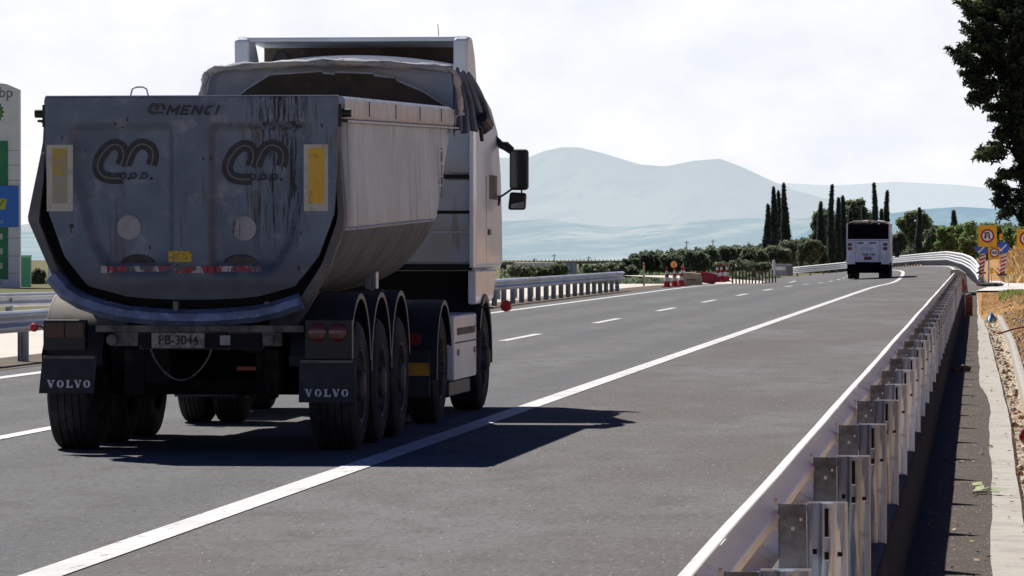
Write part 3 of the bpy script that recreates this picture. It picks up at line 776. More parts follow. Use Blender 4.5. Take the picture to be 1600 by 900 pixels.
# gathered tarpaulin at the right front corner
V = []; Fc = []; nu, nv = 46, 14
for j in range(nv+1):
    v = j/nv
    for i in range(nu+1):
        u = i/nu
        top = Vector((1.17+.12*u, 8.12+.5*u, 3.41-.05*u)); bot = Vector((1.18+.27*u, 8.10+1.15*u, 2.73+.14*u+.02*math.sin(u*9)))
        p = top.lerp(bot, v); amp = .010+.030*v
        fold = math.sin(u*34+1.7*math.sin(v*2.2))*amp+.4*math.sin(u*71+v*3)*amp*.5
        bulge = .05*math.sin(v*math.pi*.85)*(.4+u*.6)
        V.append((p.x+bulge+fold*.7, p.y-fold, p.z+.02*math.sin(u*20+v*5)))
for j in range(nv):
    for i in range(nu): a = j*(nu+1)+i; Fc.append((a, a+1, a+nu+2, a+nu+1))
tp = raw('tarpaulin', V, Fc, M_TARP, truck, smooth=True); sd = tp.modifiers.new('thickness', 'SOLIDIFY'); sd.thickness = .012
ss = tp.modifiers.new('smooth', 'SUBSURF'); ss.levels = 1; ss.render_levels = 1
b = MB(); b.tube([(1.43,8.7,2.93), (1.46,8.95,2.86), (1.40,9.1,2.80)], [.05,.06,.035], 8); b.tube([(1.40,8.8,2.82), (1.41,8.85,2.70)], .02, 6); b.build('tarpaulin_roller', M_DARKP, tp)

# cab
b = MB()
LV = [(1.43,9.05,11.74,1.255), (1.9,9.05,11.70,1.255), (2.4,9.05,11.60,1.252), (2.85,9.05,11.45,1.235), (3.10,9.07,11.30,1.18), (3.30,9.20,11.05,1.09)]
b.loft([[(-w_,y0_,z_), (w_,y0_,z_), (w_,y1_,z_), (-w_,y1_,z_)] for z_, y0_, y1_, w_ in LV]); cab = b.build('cab', M_CAB, truck, smooth=30, bevel=.07); cab.location.y = .72
for s in (-1, 1):
    b = MB(); b.prism([(9.06,1.425), (11.1,1.425), (11.0,1.30), (10.75,1.12), (10.4,1.08), (9.06,1.08)], 'x', min(s*1.17, s*1.25), max(s*1.17, s*1.25)); b.build('lower_valance', M_CAB, cab, bevel=.02)
b = MB(); b.box(-1.1,1.1,9.5,10.9,.95,1.41); b.build('under_cab_shade', M_BLACK, cab)  # black box put in for the shade of the open space beneath the cab
b = MB()
for i, (z0, z1) in enumerate(((2.40,3.02), (2.02,2.33), (1.82,1.99), (1.50,1.79))):
    b.box(-1.19,1.19, 9.012, 9.046, z0, z1)
b.build('rear_panel', M_CABB, cab, bevel=.01)
b = MB(); b.box(.93,1.2,9.005,9.011,2.34,2.385); b.box(-1.2,1.22,9.0,9.045,1.42,1.487); b.box(-1.19,1.19,9.03,9.046,1.99,2.02); b.build('vent_slot', M_BLACK, cab)
b = MB(); b.box(1.2535,1.2575,10.35,11.1,2.15,2.40); b.build('side_window', M_DARKP, cab)
b = MB(); b.box(1.2562,1.268,10.2,10.4,1.78,1.84); b.build('door_handle', M_DARKP, cab)
b = MB(); b.box(1.18,1.2562,10.02,10.03,1.5,2.38); b.build('door_gap', M_BLACK, cab)
# cab side air deflector just behind the door
b = MB(); b.prism([(1.20,8.92), (1.24,8.92), (1.25,9.1), (1.20,9.1)], 'z', 1.45, 2.85); b.build('side_deflector', M_CAB, cab, bevel=.008)
# roof spoiler, hollow from behind
for s in (-1, 1):
    b = MB(); b.prism([(9.0,3.15), (8.95,3.74), (9.05,3.775), (9.35,3.775), (9.60,3.60), (9.9,3.15)], 'x', min(s*1.03, s*1.185), max(s*1.03, s*1.185)); b.build('spoiler_side', M_CAB, cab, bevel=.035)
b = MB(); b.loft([[(-w_,y_,z_-.045), (w_,y_,z_-.045), (w_,y_,z_), (-w_,y_,z_)] for y_, z_, w_ in ((9.0,3.765,1.12), (9.3,3.78,1.12), (9.9,3.74,1.04), (10.5,3.62,.95), (11.1,3.34,.85))]); sp_ = b.build('roof_spoiler', M_CAB, cab, bevel=.015)
b = MB(); b.box(-1.02,1.02,9.9,9.93,3.33,3.72); b.build('spoiler_lining', M_BROWN, sp_)
b = MB(); rr = [(-.98+k*.0653*3, 0) for k in range(11)]
b.prism([(x, 3.50+.09*(1-(x/1.0)**2)) for x in np.linspace(-.6, 1.02, 20)]+[(1.02,3.33), (-.6,3.33)], 'y', 9.15, 9.75); b.build('roof_deck', M_CAB, cab, bevel=.01)
b = MB(); b.loft([[( -.86+.26*(i/7)*1.0, 9.12+dy, 3.38+h*math.sin(math.pi*min(1, (i+1)/9))) for i in range(9)]+[(-.56,9.12+dy,3.33), (-.9,9.12+dy,3.33)] for dy, h in ((0,.27), (.3,.27))]); b.build('air_intake', M_DARKP, cab, bevel=.02)
b = MB(); b.tube([(.86,9.2,3.78), (.85,9.2,3.90)], .004, 5); b.build('aerial', M_DARKP, cab)
# cab underside, steps and skirt
b = MB(); b.box(-.7,.7,9.3,11.9,.55,1.08); b.build('engine_bay', M_BLACK, truck)
for s in (-1, 1):
    b = MB(); b.box(min(s*.80,s*1.235), max(s*.80,s*1.235), 7.95, 9.98, .36, 1.0); sk = b.build('side_skirt', M_CAB, truck, bevel=.025)
    b = MB(); x0, x1 = sorted((s*1.236, s*1.240)); b.box(x0,x1,8.05,9.9,.72,.735); b.box(x0,x1,8.2,9.8,.80,.87); b.build('skirt_seam', M_BEAM, sk)
    for yy in (8.25, 9.75):
        b = MB(); b.box(min(s*1.237,s*1.245), max(s*1.237,s*1.245), yy, yy+.12, .60, .66); b.build('side_marker', mat('orange_lens', (.42,.07,.03), .4), sk)
    b = MB(); b.box(min(s*.75,s*1.18), max(s*.75,s*1.18), 8.0, 9.9, .20, .355); b.build('under_skirt', M_FEND, sk, bevel=.02)

# chassis
b = MB()
for s in (-1, 1):
    b.box(s*.48-.08, s*.48+.08, .15, 8.2, .80, 1.10); b.box(s*.42-.05, s*.42+.05, 5.2, 11.4, .70, .98)
for y in (.3, 1.4, 2.8, 4.2, 5.6, 7.5): b.box(-.5,.5,y,y+.12,.82,1.04)
b.box(-.40,.40,4.4,5.6,.55,.80)
b.build('chassis', M_CHAS, truck, bevel=.01)
for y in (.85, 2.2, 3.55, 6.9, 10.6):
    b = MB(); b.tube([(-.8,y,.52), (.8,y,.52)], .075, 12); ax_ = b.build('axle', M_CHAS, truck)
    if y > 10: continue
    for s in (-1, 1):
        b = MB(); b.box(s*.50-.06, s*.50+.06, y-.35, y+.1, .42, .80); b.lathe([(0,0), (0,.15), (.28,.15), (.28,0)], 'z', (s*.50, y+.32, .50), 16); b.build('air_spring', M_CHAS, ax_)

b = MB(); b.lathe([(-.38,0), (-.36,.10), (.36,.10), (.38,0)], 'y', (-.25, 1.4, .62), 18); b.lathe([(-.38,0), (-.36,.11), (.36,.11), (.38,0)], 'x', (0, 1.5, .68), 18); b.build('air_tank', M_CHAS, truck)
# hydraulic cylinder and lock arms below the tub
b = MB(); b.tube([(0,7.75,.9), (0,8.05,2.9)], .11, 14); b.build('hoist_cylinder', M_BEAM, truck)
for s in (-1, 1):
    b = MB()
    b.prism([(s*.55,1.0), (s*.80,1.0), (s*.98,1.30), (s*.90,1.34), (s*.62,1.15)], 'y', .3, .42)
    b.prism([(s*.60,.98), (s*.92,.98), (s*1.02,1.16), (s*.62,1.16)], 'y', 1.4, 3.6)
    b.prism([(s*.50,1.05), (s*.86,1.10), (s*.96,1.28), (s*.50,1.2)], 'y', 4.6, 4.72)
    b.build('tub_bracket', M_BODYLOW, truck, bevel=.008)
b = MB(); b.tube([(.86,4.3,1.2), (.9,4.35,1.36)], .035, 8); b.box(.84,.95,4.25,4.4,1.28,1.44); b.build('valve_block', M_GALV, truck, bevel=.01)

# rear underrun beam with lamps and plate
b = MB(); b.box(G(150), G(475), -.02, .12, GZ(519), GZ(508)); b.box(G(178), G(216), -.012, .10, GZ(541), GZ(519)+.0); b.box(G(410), G(440), -.012, .10, GZ(541), GZ(519)); b.box(G(216)+.001, G(410)-.001, .04, .10, GZ(546), GZ(519))
for px in (176, 420):
    b.lathe([(-.03,0), (-.03,.045), (0,.05), (0,0)], 'y', (G(px), -.02, GZ(531)), 14)
b.build('underrun_beam', M_BEAM, truck, bevel=.006)
b = MB(); b.box(G(219), G(408), .0, .035, GZ(545), GZ(521)); b.build('beam_panel', M_BLACK, truck)
b = MB(); b.box(G(237), G(320), -.012, -.002, GZ(544), GZ(520)); np_ = b.build('number_plate', mat('plate_dirty', (.35,.34,.32), .6, var=[(14, (.17,.165,.155), .42, .62)]), truck, bevel=.003)
text_obj('characters', 'PB-3044', .105, mat('plate_black', (.03,.03,.03), .7, var=[(20, (.15,.145,.14), .5, .66)]), np_, (G(279), -.0145, GZ(532)), sx=.92, bold=.002)
b = MB(); b.box(G(344), G(360), -.012, -.002, GZ(539), GZ(524)); b.build('square_reflector', mat('grey_reflector', (.32,.34,.38), .4), truck)
b = MB(); b.box(G(343), G(380), .9, .905, GZ(583), GZ(577)); b.build('strip_reflector', M_REDB, truck)
b = MB(); b.tube([(G(235)+ (G(330)-G(235))*t_, .02+.0*t_, GZ(545)-(GZ(545)-GZ(594))*math.sin(math.pi*t_)**.7) for t_ in np.linspace(0, 1, 24)], .008, 6); b.build('air_hose', M_BEAM, truck)
for q in ((190,222,618), (222.5,262,600), (410,432,618)):
    b = MB(); b.box(G(q[0]), G(q[1]), .12, .5, GZ(q[2]), GZ(546)); b.build('hose_cabinet', M_CHAS, truck, bevel=.01)
# rear lamps
lb = MB(); lb.box(G(68), G(134), -.02, .10, GZ(548), GZ(500)); lamp = lb.build('tail_lamp', M_DARKP, truck, bevel=.01)
b = MB(); b.box(G(71), G(101), -.030, -.022, GZ(528), GZ(504)); b.box(G(103), G(131), -.030, -.022, GZ(528), GZ(504)); b.build('lens', mat('dark_red_lens', (.05,.007,.008), .35, coat=.2), lamp, bevel=.004)
lb = MB(); lb.box(G(476), G(550), -.0, .10, GZ(562), GZ(499)); lamp = lb.build('tail_lamp', M_DARKP, truck, bevel=.01)
for px in (496, 528):
    b = MB(); b.lathe([(0,0), (-.02,0), (-.02,.05), (-.012,.072), (0,.075)], 'y', (G(px), -.002, GZ(519)), 24); b.build('lens', M_RED, lamp)
for s, (x0, x1, zt_, zb) in ((-1, (67,152,557,615)), (1, (468,556,563,628))):
    b = MB()
    rr = []
    for k in range(6):
        v = k/5; z = GZ(zt_)+(GZ(zb)-GZ(zt_))*v; yy = -.02-.03*v
        rr.append([(G(x0)+(0 if s > 0 else -.006*v*4), yy, z), (G(x1)-(.02*v if s < 0 else 0), yy, z), (G(x1)-(.02*v if s < 0 else 0), yy+.012, z), (G(x0), yy+.012, z)])
    b.loft(rr); fl = b.build('mudflap', mat('mudflap_rubber', (.020,.024,.034), .6, var=[(6, (.035,.038,.048), .45, .7)], streak=((.06,.06,.065), .62, 22)), truck)
    b = MB(); b.box(G(x0)+.01, G(x1)-.02, -.035, -.018, GZ(zt_)-.02, GZ(zt_)+.005); b.build('flap_bar', M_BEAM, fl, bevel=.003)
    b = MB(); hh = .060; ww = .072; X0 = G((x0+x1)/2)-ww*2.5+.003; Z0 = GZ(zb-15)-hh/2; yy = -.058
    for k, ch_ in enumerate('VOLVO'):
        c_ = X0+ww*(k+.5)-(.004 if k == 0 else 0)
        if ch_ == 'V': ribbon(b, [(c_-ww*.27, Z0+hh*.95), (c_+.002, Z0)], .020, yy); ribbon(b, [(c_+ww*.27, Z0+hh*.95), (c_+.002, Z0)], .010, yy-.0006); ribbon(b, [(c_-ww*.44, Z0+hh*.95), (c_-ww*.08, Z0+hh*.95)], .009, yy-.0012); ribbon(b, [(c_+ww*.12, Z0+hh*.95), (c_+ww*.42, Z0+hh*.95)], .009, yy-.0018)
        if ch_ == 'L': ribbon(b, [(c_-ww*.14, Z0+hh), (c_-ww*.14, Z0)], .020, yy); ribbon(b, [(c_-ww*.36, Z0+hh*.95), (c_+ww*.10, Z0+hh*.95)], .008, yy-.0006); ribbon(b, [(c_-ww*.36, Z0+hh*.06), (c_+ww*.36, Z0+hh*.06)], .010, yy-.0012); ribbon(b, [(c_+ww*.34, Z0), (c_+ww*.34, Z0+hh*.36)], .010, yy-.0018)
        if ch_ == 'O':
            o0 = len(b.v); n_ = 22
            for q in range(n_):
                a_ = 2*math.pi*q/n_
                for rx_, rz_ in ((ww*.40, hh*.52), (ww*.40-.019, hh*.52-.010)):
                    for y_ in (yy, yy-.003): b.v.append((c_+rx_*math.cos(a_), y_, Z0+hh*.5+rz_*math.sin(a_)))
            for q in range(n_):
                A_ = o0+4*q; B_ = o0+4*((q+1) % n_); b.f += [(A_+1, B_+1, B_+3, A_+3), (A_, A_+1, B_+1, B_), (A_+2, A_+3, B_+3, B_+2)]; b.m += [0]*3
    b.build('lettering', M_TEXT, fl, smooth=0)
# stalk markers
b = MB(); b.tube([(G(72), .0, GZ(516)), (G(64), -.02, GZ(510)), (G(58), -.02, GZ(511))], .008, 6); st = b.build('marker_stalk', M_DARKP, truck)
b = MB(); b.lathe([(-.035,0), (-.03,.028), (0,.036), (.03,.028), (.035,0)], 'y', (G(54), -.02, GZ(512)), 14); b.build('marker_lens', M_REDB, st)
b = MB(); b.tube([(1.2,10.05,1.06), (1.40,10.05,1.04)], .01, 6); st = b.build('marker_stalk', M_DARKP, truck)
b = MB(); b.lathe([(-.05,0), (-.045,.05), (0,.06), (.045,.05), (.05,0)], 'y', (LX(791, 10.05), 10.05, LZ(478, 10.05, 790)), 14); b.build('marker_lens', M_REDB, st)

# wheels
def tyre_mb(w, r=.525, ri=.30):
    prof = [(-w/2+.02, ri), (-w/2, ri+.05), (-w/2-.004, (r+ri)/2), (-w/2+.015, r-.04), (-w/2+.035, r-.012)]
    ng = 5; span = w-.09
    for k in range(ng):
        a = -w/2+.05+span*k/ng; e = a+span/ng-.012
        prof += [(a, r), (e, r), (e+.002, r-.012), (e+.010, r-.012)]
    prof += [(w/2-.035, r-.012), (w/2-.015, r-.04), (w/2+.004, (r+ri)/2), (w/2, ri+.05), (w/2-.02, ri)]
    b = MB(); b.lathe(prof, 'x', (0,0,0), 56)
    # lettering-like ridge on the sidewall
    b.lathe([(w/2+.003, ri+.09), (w/2+.007, ri+.095), (w/2+.007, ri+.10), (w/2+.003, ri+.105)], 'x', (0,0,0), 56)
    return b
def rim_mb(w, deep=.0, ri=.30):
    b = MB()
    b.lathe([(-w/2+.01, ri-.01), (w/2-.02, ri+.005), (w/2-.005, ri+.004), (w/2-.012, ri-.02), (w/2-.05, ri-.03), (w/2-.06-deep, ri-.06), (w/2-.04-deep, .19), (w/2-.03-deep, .13), (w/2+.03-deep, .12), (w/2+.05-deep, .09), (w/2+.05-deep, 0)], 'x', (0,0,0), 40)
    for k in range(10):
        a = 2*math.pi*k/10; b.lathe([(0,0), (0,.014), (.035,.012), (.035,0)], 'x', (w/2-.04-deep, .16*math.cos(a), .16*math.sin(a)), 8)
    b.mi = 1
    for k in range(10):
        a = 2*math.pi*(k+.5)/10; b.lathe([(0,0), (0,.026), (.004,.026), (.004,0)], 'x', (w/2-.054-deep*1.0, .215*math.cos(a), .215*math.sin(a)), 12)
    return b
def wheel(w, deep):
    rm = rim_mb(w, deep).build('wheel', [M_RIMW, M_BLACK], truck, smooth=40); ty = tyre_mb(w).build('tyre', M_TYRE, rm, smooth=45); return rm
protos = {'trailer': wheel(.385, .03), 'front': wheel(.34, .0), 'drive': wheel(.30, .12)}
used = set()
def put_wheel(kind, x, y, z=.525, flip=False):
    p = protos[kind]
    if kind in used: p2 = copy_tree(p, truck)
    else: p2 = p; used.add(kind)
    p2.location = (x, y, z); p2.rotation_euler = (R(random.uniform(0, 50)), 0, math.pi if flip else 0)
for y in (.85, 2.2, 3.55):
    put_wheel('trailer', 1.075, y); put_wheel('trailer', -1.075, y, flip=True)
for s in (1, -1):
    put_wheel('drive', s*1.085, 6.9, flip=s < 0); put_wheel('drive', s*.76, 6.9, flip=s > 0)
    put_wheel('front', s*1.085, 10.6, flip=s < 0)
# fenders
def fender(y, x0, x1, cz=.60, r=.68, a0=12, a1=168, drop=0, m=None, w_lip=.05, mat_=M_FEND):
    b = MB(); n = 22
    angs = [R(a0+(a1-a0)*k/n) for k in range(n+1)]
    outer = [(y+r*math.cos(a), cz+r*math.sin(a)) for a in angs]; inner = [(y+(r-.018)*math.cos(a), cz+(r-.018)*math.sin(a)) for a in angs]
    if drop: outer.append((outer[-1][0]-.02, drop)); inner.append((inner[-1][0], drop))
    s = 1 if x1 > 0 else -1; lo, hi = min(x0, x1), max(x0, x1)
    b.loft([[(lo, p[0], p[1]) for p in outer+inner[::-1]], [(hi, p[0], p[1]) for p in outer+inner[::-1]]])
    # outer lip
    xo = hi if s > 0 else lo
    lip = [(y+(r-w_lip)*math.cos(a), cz+(r-w_lip)*math.sin(a)) for a in angs]
    if drop: lip.append((lip[-1][0], drop))
    o2 = outer
    b.loft([[(xo-.003*s, p[0], p[1]) for p in o2+lip[::-1]], [(xo+.022*s, p[0], p[1]) for p in o2+lip[::-1]]])
    # rolled bead in the crown
    return b.build('fender', mat_, truck, smooth=35, bevel=.006)
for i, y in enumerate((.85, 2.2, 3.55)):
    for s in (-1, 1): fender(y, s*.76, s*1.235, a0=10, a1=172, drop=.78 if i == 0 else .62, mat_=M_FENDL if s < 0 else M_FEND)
for s in (-1, 1):
    fender(6.9, s*.58, s*1.24, cz=.50, r=.66, a0=20, a1=165, drop=.42)
    b = MB(); b.box(min(s*.62,s*1.20), max(s*.62,s*1.20), 6.19, 6.215, .26, .70); fl = b.build('mudflap', M_FEND, truck, bevel=.004)
    b = MB(); b.lathe([(0,0), (0,.06), (.03,.06), (.045,.05), (.045,0)], 'y', (s*1.07, 6.13, .80), 18); b.build('tail_lamp', mat('drive_lamp_red', (.22,.01,.012), .4), fl)
    b = MB(); b.box(s*1.09-.11, s*1.09+.11, 6.165, 6.18, .46, .58); b.build('orange_reflector', mat('orange_plate', (.62,.34,.03), .5, var=[(10, (.35,.17,.06), .45, .65)]), fl)
    fender(10.6, s*.85, s*1.245, cz=.52, r=.66, a0=-5, a1=150, w_lip=.07)
b = MB(); b.box(.62,1.18,.18,.2,.2,.6) if False else None
# mirrors
mir = MB(); x0, x1 = LX(796, 11.92), LX(825, 11.92); z1, z0 = LZ(233, 11.92, 800), LZ(297, 11.92, 800)
mir.box(x0, x1, 11.18, 11.32, z0, z1); mr_ = mir.build('mirror', M_DARKP, cab, bevel=.035)
b = MB(); b.box(x0+.018, x1-.018, 11.172, 11.177, z0+.025, z1-.025); b.build('mirror_glass', M_GLASS, mr_)
xa, xb_ = LX(793.5, 11.92), LX(822, 11.92); za, zb_ = LZ(300, 11.92, 800), LZ(328, 11.92, 800)
mir = MB(); mir.prism([(xa, zb_), (xb_-.01, zb_), (xb_, za-.01), (xa+.02, za)], 'y', 11.18, 11.30); m2 = mir.build('mirror', M_DARKP, cab, bevel=.025)
b = MB(); b.prism([(xa+.03, zb_+.02), (xb_-.02, zb_+.02), (xb_-.02, zb_+.09), (xa+.04, zb_+.06)], 'y', 11.17, 11.177); b.build('mirror_glass', mat('wide_glass', (.25,.27,.30), .15, .6), m2)
def cp_(px, py): return (LX(px, 11.96), 11.24, LZ(py, 11.96, 800))
b = MB(); b.tube([cp_(768,205), cp_(774,216), cp_(782,226), cp_(790,228), cp_(800,236)], [.02,.03,.04,.05,.04], 8); b.tube([cp_(771,205), cp_(773,240), cp_(775,300), cp_(776,318)], .011, 6); b.tube([cp_(776,310), cp_(786,305), cp_(796,298), cp_(804,292)], .012, 6); b.tube([cp_(815,295), cp_(815,302)], .009, 6)
b.tube([cp_(774,302), cp_(776,312), cp_(778,322)], [.02,.045,.02], 8); b.build('mirror_arm', M_DARKP, cab)

# ------------------------------------------------------------------ second truck, far away
T2 = at(1356.5, 437, 277)
t2 = empty('tipper_truck', (T2.x, T2.y, road_z(T2.x, T2.y)+.0), 0, 'distant white and pale blue truck with dark open top, driving away towards the bend', 'truck')
M2W = mat('far_truck_paint', (.66,.74,.92), .5, var=[(2, (.54,.61,.78), .4, .65)], streak=((.45,.47,.55), .58, 5)); M2D = mat('far_truck_dark', (.006,.006,.010), 1., spec=0)
b = MB(); b.box(-1.24,1.24,.0,7.0,.95,2.36); b.box(-1.24,-1.14,.0,7.0,2.36,3.2); b.box(1.14,1.24,.0,7.0,2.36,3.2); b.box(-1.14,1.14,6.8,7,2.36,3.2); bd = b.build('dump_body', M2W, t2, bevel=.008)
b = MB(); b.box(-1.17,1.17,.0-.012,6.7,2.28,3.14); b.build('dark_interior', M2D, bd)
b = MB(); b.loft([[(x, y, 3.18+.20*(1-abs(x/1.26)**4)+.03*math.sin(x*7+y)) for x in np.linspace(-1.26, 1.26, 14)]+[(x, y, 3.12+.14*(1-abs(x/1.26)**6)+.02*math.sin(x*11)) for x in np.linspace(1.26, -1.26, 14)] for y in np.linspace(-.02, 7, 8)]); b.build('tarpaulin', mat('pale_tarp', (.75,.70,.66), .8, var=[(3, (.35,.32,.30), .4, .6)]), bd, smooth=40)
b = MB(); b.box(-1.22,1.22,-.05,-.002,.80,2.24); b.box(-1.16,1.16,-.04,-.014,2.25,2.30); tg = b.build('tailgate', M2W, t2, bevel=.01)
b = MB(); b.box(-.72,-.69,-.07,-.052,.9,2.2); b.box(.66,.69,-.07,-.052,.9,2.2); b.box(-1.2,1.2,-.07,-.052,2.2,2.235); b.build('rib', mat('far_rib', (.30,.33,.42), .6), tg)
for x in (-1.05, .98):
    b = MB(); b.box(x-.12,x+.12,-.08,-.052,1.66,1.84); b.box(x-.12,x+.12,-.08,-.052,1.90,2.08); b.build('tail_lamp', mat('far_lamp', (.10,.05,.06), .5, var=[(6, (.25,.06,.05), .5, .6)]), tg)
b = MB(); b.box(-.6,-.26,-.065,-.052,2.04,2.11); b.box(.06,.46,-.065,-.052,2.04,2.11); b.build('slot', M2D, tg)
text_obj('lettering', 'METKA', .22, mat('blue_letters', (.16,.24,.42), .6), tg, (-.08,-.057,1.74), sx=1.1)
text_obj('lettering', 'TKB·144', .20, M2D, tg, (.0,-.057,1.40), sx=1.1, bold=.004)
b = MB(); b.box(-.24,.2,-.07,-.058,1.10,1.30); b.build('red_placard', mat('maroon', (.16,.05,.06), .6), tg)
b = MB(); b.box(-1.2,1.2,-.06,.3,.60,.86); b.box(-.75,.75,-.07,.25,.48,.98); b.box(-1.2,1.2,.3,6.9,.45,.94); b.box(-.5,.5,.2,6.9,.55,.95); b.box(-.9,.9,.5,5.5,.35,.7); ch = b.build('chassis', M2D, t2, bevel=.01)
b = MB(); b.box(-.22,.22,-.06,-.045,.60,.72); b.build('number_plate', M_BEAM, t2)
b = MB(); b.box(-1.22,1.22,7.2,9.2,.7,2.7); cb = b.build('cab', M2W, t2, bevel=.06)
b = MB(); b.tube([(1.2,8.9,2.0), (1.4,8.9,2.0)], .02, 6); b.box(1.36,1.62,8.85,8.95,1.25,2.15); b.build('mirror', M_DARKP, cb, bevel=.02)
for y in (1.3, 2.65, 8.0):
    for x in ((-1.06,), (1.06,)) if y > 7 else ((-1.06,-.73), (1.06,.73)):
        for xx in x:
            b = MB(); b.lathe([(-.14,.0), (-.14,.28), (-.15,.32), (-.15,.46), (-.12,.52), (.12,.52), (.15,.46), (.15,.32), (.14,.28), (.14,0)], 'x', (xx, y, .52), 24); b.build('wheel', M_TYRE, t2)
for x in (-1.02, 1.02):
    b = MB(); b.box(x-.2, x+.2, .45, .48, .28, .95); b.build('mudflap', M2D, t2)

# ------------------------------------------------------------------ fuel station totem on the left
S = at(-15, 455, 200)
sg = empty('price_totem', (S.x, 200, -.1), R(6), 'tall white and green fuel station price totem with a blue panel at the left edge', 'sign')
M_SW = mat('totem_white', (.82,.87,.95), .4, var=[(2, (.74,.79,.88), .4, .7)]); M_SG = mat('totem_green', (.008,.20,.095), .4, var=[(1.5, (.02,.26,.12), .4, .65)]); M_SB = mat('totem_blue', (.03,.20,.80), .4)
k = 200/F
b = MB(); w_ = 47*k; H1 = S.z+0
zz = lambda py: at(0, py, 200).z+.1
tops = [(-w_, 0), (w_, 0), (w_, zz(140)), (w_*.55, zz(131)), (0, zz(128)), (-w_*.55, zz(131)), (-w_, zz(140))]
b.prism(tops, 'y', 0, .5); tb = b.build('totem_body', M_SW, sg, bevel=.03)
b = MB(); b.box(-w_+.03, w_-.50, -.03, -.003, .4, zz(220)); b.build('green_panel', M_SG, sg)
b = MB(); b.box(-w_-.04, w_-.06, -.08, -.035, zz(355), zz(290)); bp_ = b.build('blue_panel', M_SB, sg, bevel=.01)
b = MB()
for py in (235, 258, 282, 372, 400, 427, 450): b.box(w_-.495, w_-.01, -.012, -.002, zz(py)-.008, zz(py)+.008)
b.build('panel_joint', M_BEAM, sg)
text_obj('lettering', 'bp', .62, mat('letter_grey', (.22,.26,.27), .5), sg, (.66, -.006, zz(145)), bold=.006)
b = MB(); cxf, czf = .05, zz(175)
def petals(b, r, n, y):
    pts = []
    for q in range(n*2):
        a = math.pi*q/n; rr = r if q % 2 == 0 else r*.80
        pts.append((cxf+rr*math.cos(a), czf+rr*math.sin(a)))
    b.prism(pts, 'y', y-.006, y)
petals(b, .56, 18, -.004); em = b.build('sunburst', mat('petal_green', (.01,.20,.05), .4), sg, smooth=0)
b = MB(); petals(b, .42, 18, -.012); b.build('sunburst_mid', mat('petal_yellow', (.45,.55,.04), .4), em, smooth=0)
b = MB(); petals(b, .22, 18, -.02); b.build('sunburst_core', mat('petal_pale', (.75,.75,.65), .4), em, smooth=0)
b = MB()
for py in (370, 393, 416, 441):
    for x in (-.6,-.3,0,.30): b.box(x, x+.22, -.036, -.031, zz(py+4), zz(py-5))
b.build('price_digits', mat('digit_white', (.6,.68,.66), .5), sg)
# emblem on the blue panel: yellow ticket with a slash, small text
b = MB(); b.prism([(.15,zz(328)), (.62,zz(327)), (.72,zz(311)), (.15,zz(310))], 'y', -.09, -.083); e_ = b.build('ticket_emblem', mat('ticket_yellow', (.60,.58,.08), .5), bp_, smooth=0)
b = MB(); b.prism([(.3,zz(324)), (.38,zz(324)), (.62,zz(313)), (.54,zz(313))], 'y', -.096, -.091); b.build('ticket_slash', M_SG, e_, smooth=0)
text_obj('lettering', 'mec', .26, mat('digit_white', (.6,.68,.66), .5), bp_, (.35, -.086, zz(346)))
# green cabinet right of the totem
p = at(40, 455, 205)
gb = empty('green_pillar', (p.x, 205, -.1), 0, 'short green pillar standing just right of the price totem', 'pillar')
b = MB(); b.box(-.22,.22,-.2,.2,0,1.35); b.build('pillar_body', M_SG, gb, bevel=.02); b = MB(); b.box(-.24,.24,-.22,.22,1.36,1.42); b.build('cap', M_SG, gb, bevel=.01)
p = at(79, 450, 300)
b = MB(); b.tube([(0,0,0), (0,0,1.9), (0,0,2.2)], [.22,.20,.12], 12); tag(b.build('post', M_SW, loc=(p.x, 300, -.9)), 'pale grey post in front of the trees left of the truck body', 'post')

# ------------------------------------------------------------------ road works: cones, barriers, signs
M_CR = mat('cone_red', (.55,.02,.03), .5, var=[(6, (.40,.02,.03), .45, .65)]); M_CW = mat('cone_white', (.75,.74,.72), .5)
def cone(h):
    e = empty('traffic_cone'); b = MB(); b.box(-.19*h/.75,.19*h/.75,-.19*h/.75,.19*h/.75,0,.035); b.build('base', M_CR, e, bevel=.01)
    b = MB(); b.lathe([(.03,.145), (h*.3,.113), (h*.3001,.114), (h*.5,.09), (h*.5001,.088), (h*.65,.067), (h*.65,.068), (h*.8,.048), (h*.8,.046), (h,.025), (h,0)], 'z', (0,0,0), 18)
    o = b.build('cone_body', [M_CR, M_CW], e)
    for p_ in o.data.polygons:
        z = p_.center.z
        if h*.3 < z < h*.5 or h*.65 < z < h*.8: p_.material_index = 1
    return e
cone0 = cone(.85)
cl = ['red and white traffic cone, first one past the end of the median rail', 'red and white traffic cone, second past the end of the median rail', 'red and white traffic cone close left of another just before the beige block', 'red and white traffic cone touching the left side of the beige block',
      'red and white traffic cone just right of the red plastic barrier', 'leaning red and white traffic cone between two upright ones right of the red barrier', 'red and white traffic cone farthest right in the works gap']
for i, (px, py, ti) in enumerate(((1042,449,0), (1054,448,0), (1064,447,5), (1070,446,-4), (1121,441,0), (1128,440,9), (1135,439,-8))):
    Yc = 199+i*5; p = at(px, py, Yc)
    c = cone0 if i == 0 else copy_tree(cone0)
    c.location = (p.x, Yc, max(road_z(p.x, Yc), p.z)-.0); c.rotation_euler = (0, R(ti), R(i*20)); tag(c, cl[i], 'traffic cone', 'red and white traffic cones in the works gap')
def onroad(px, py, Y):
    p = at(px, py, Y); return (p.x, Y, p.z)
e = empty('concrete_block', onroad(1082, 445, 212), R(-8), 'beige block leaning between the traffic cones and the red plastic barrier', 'block')
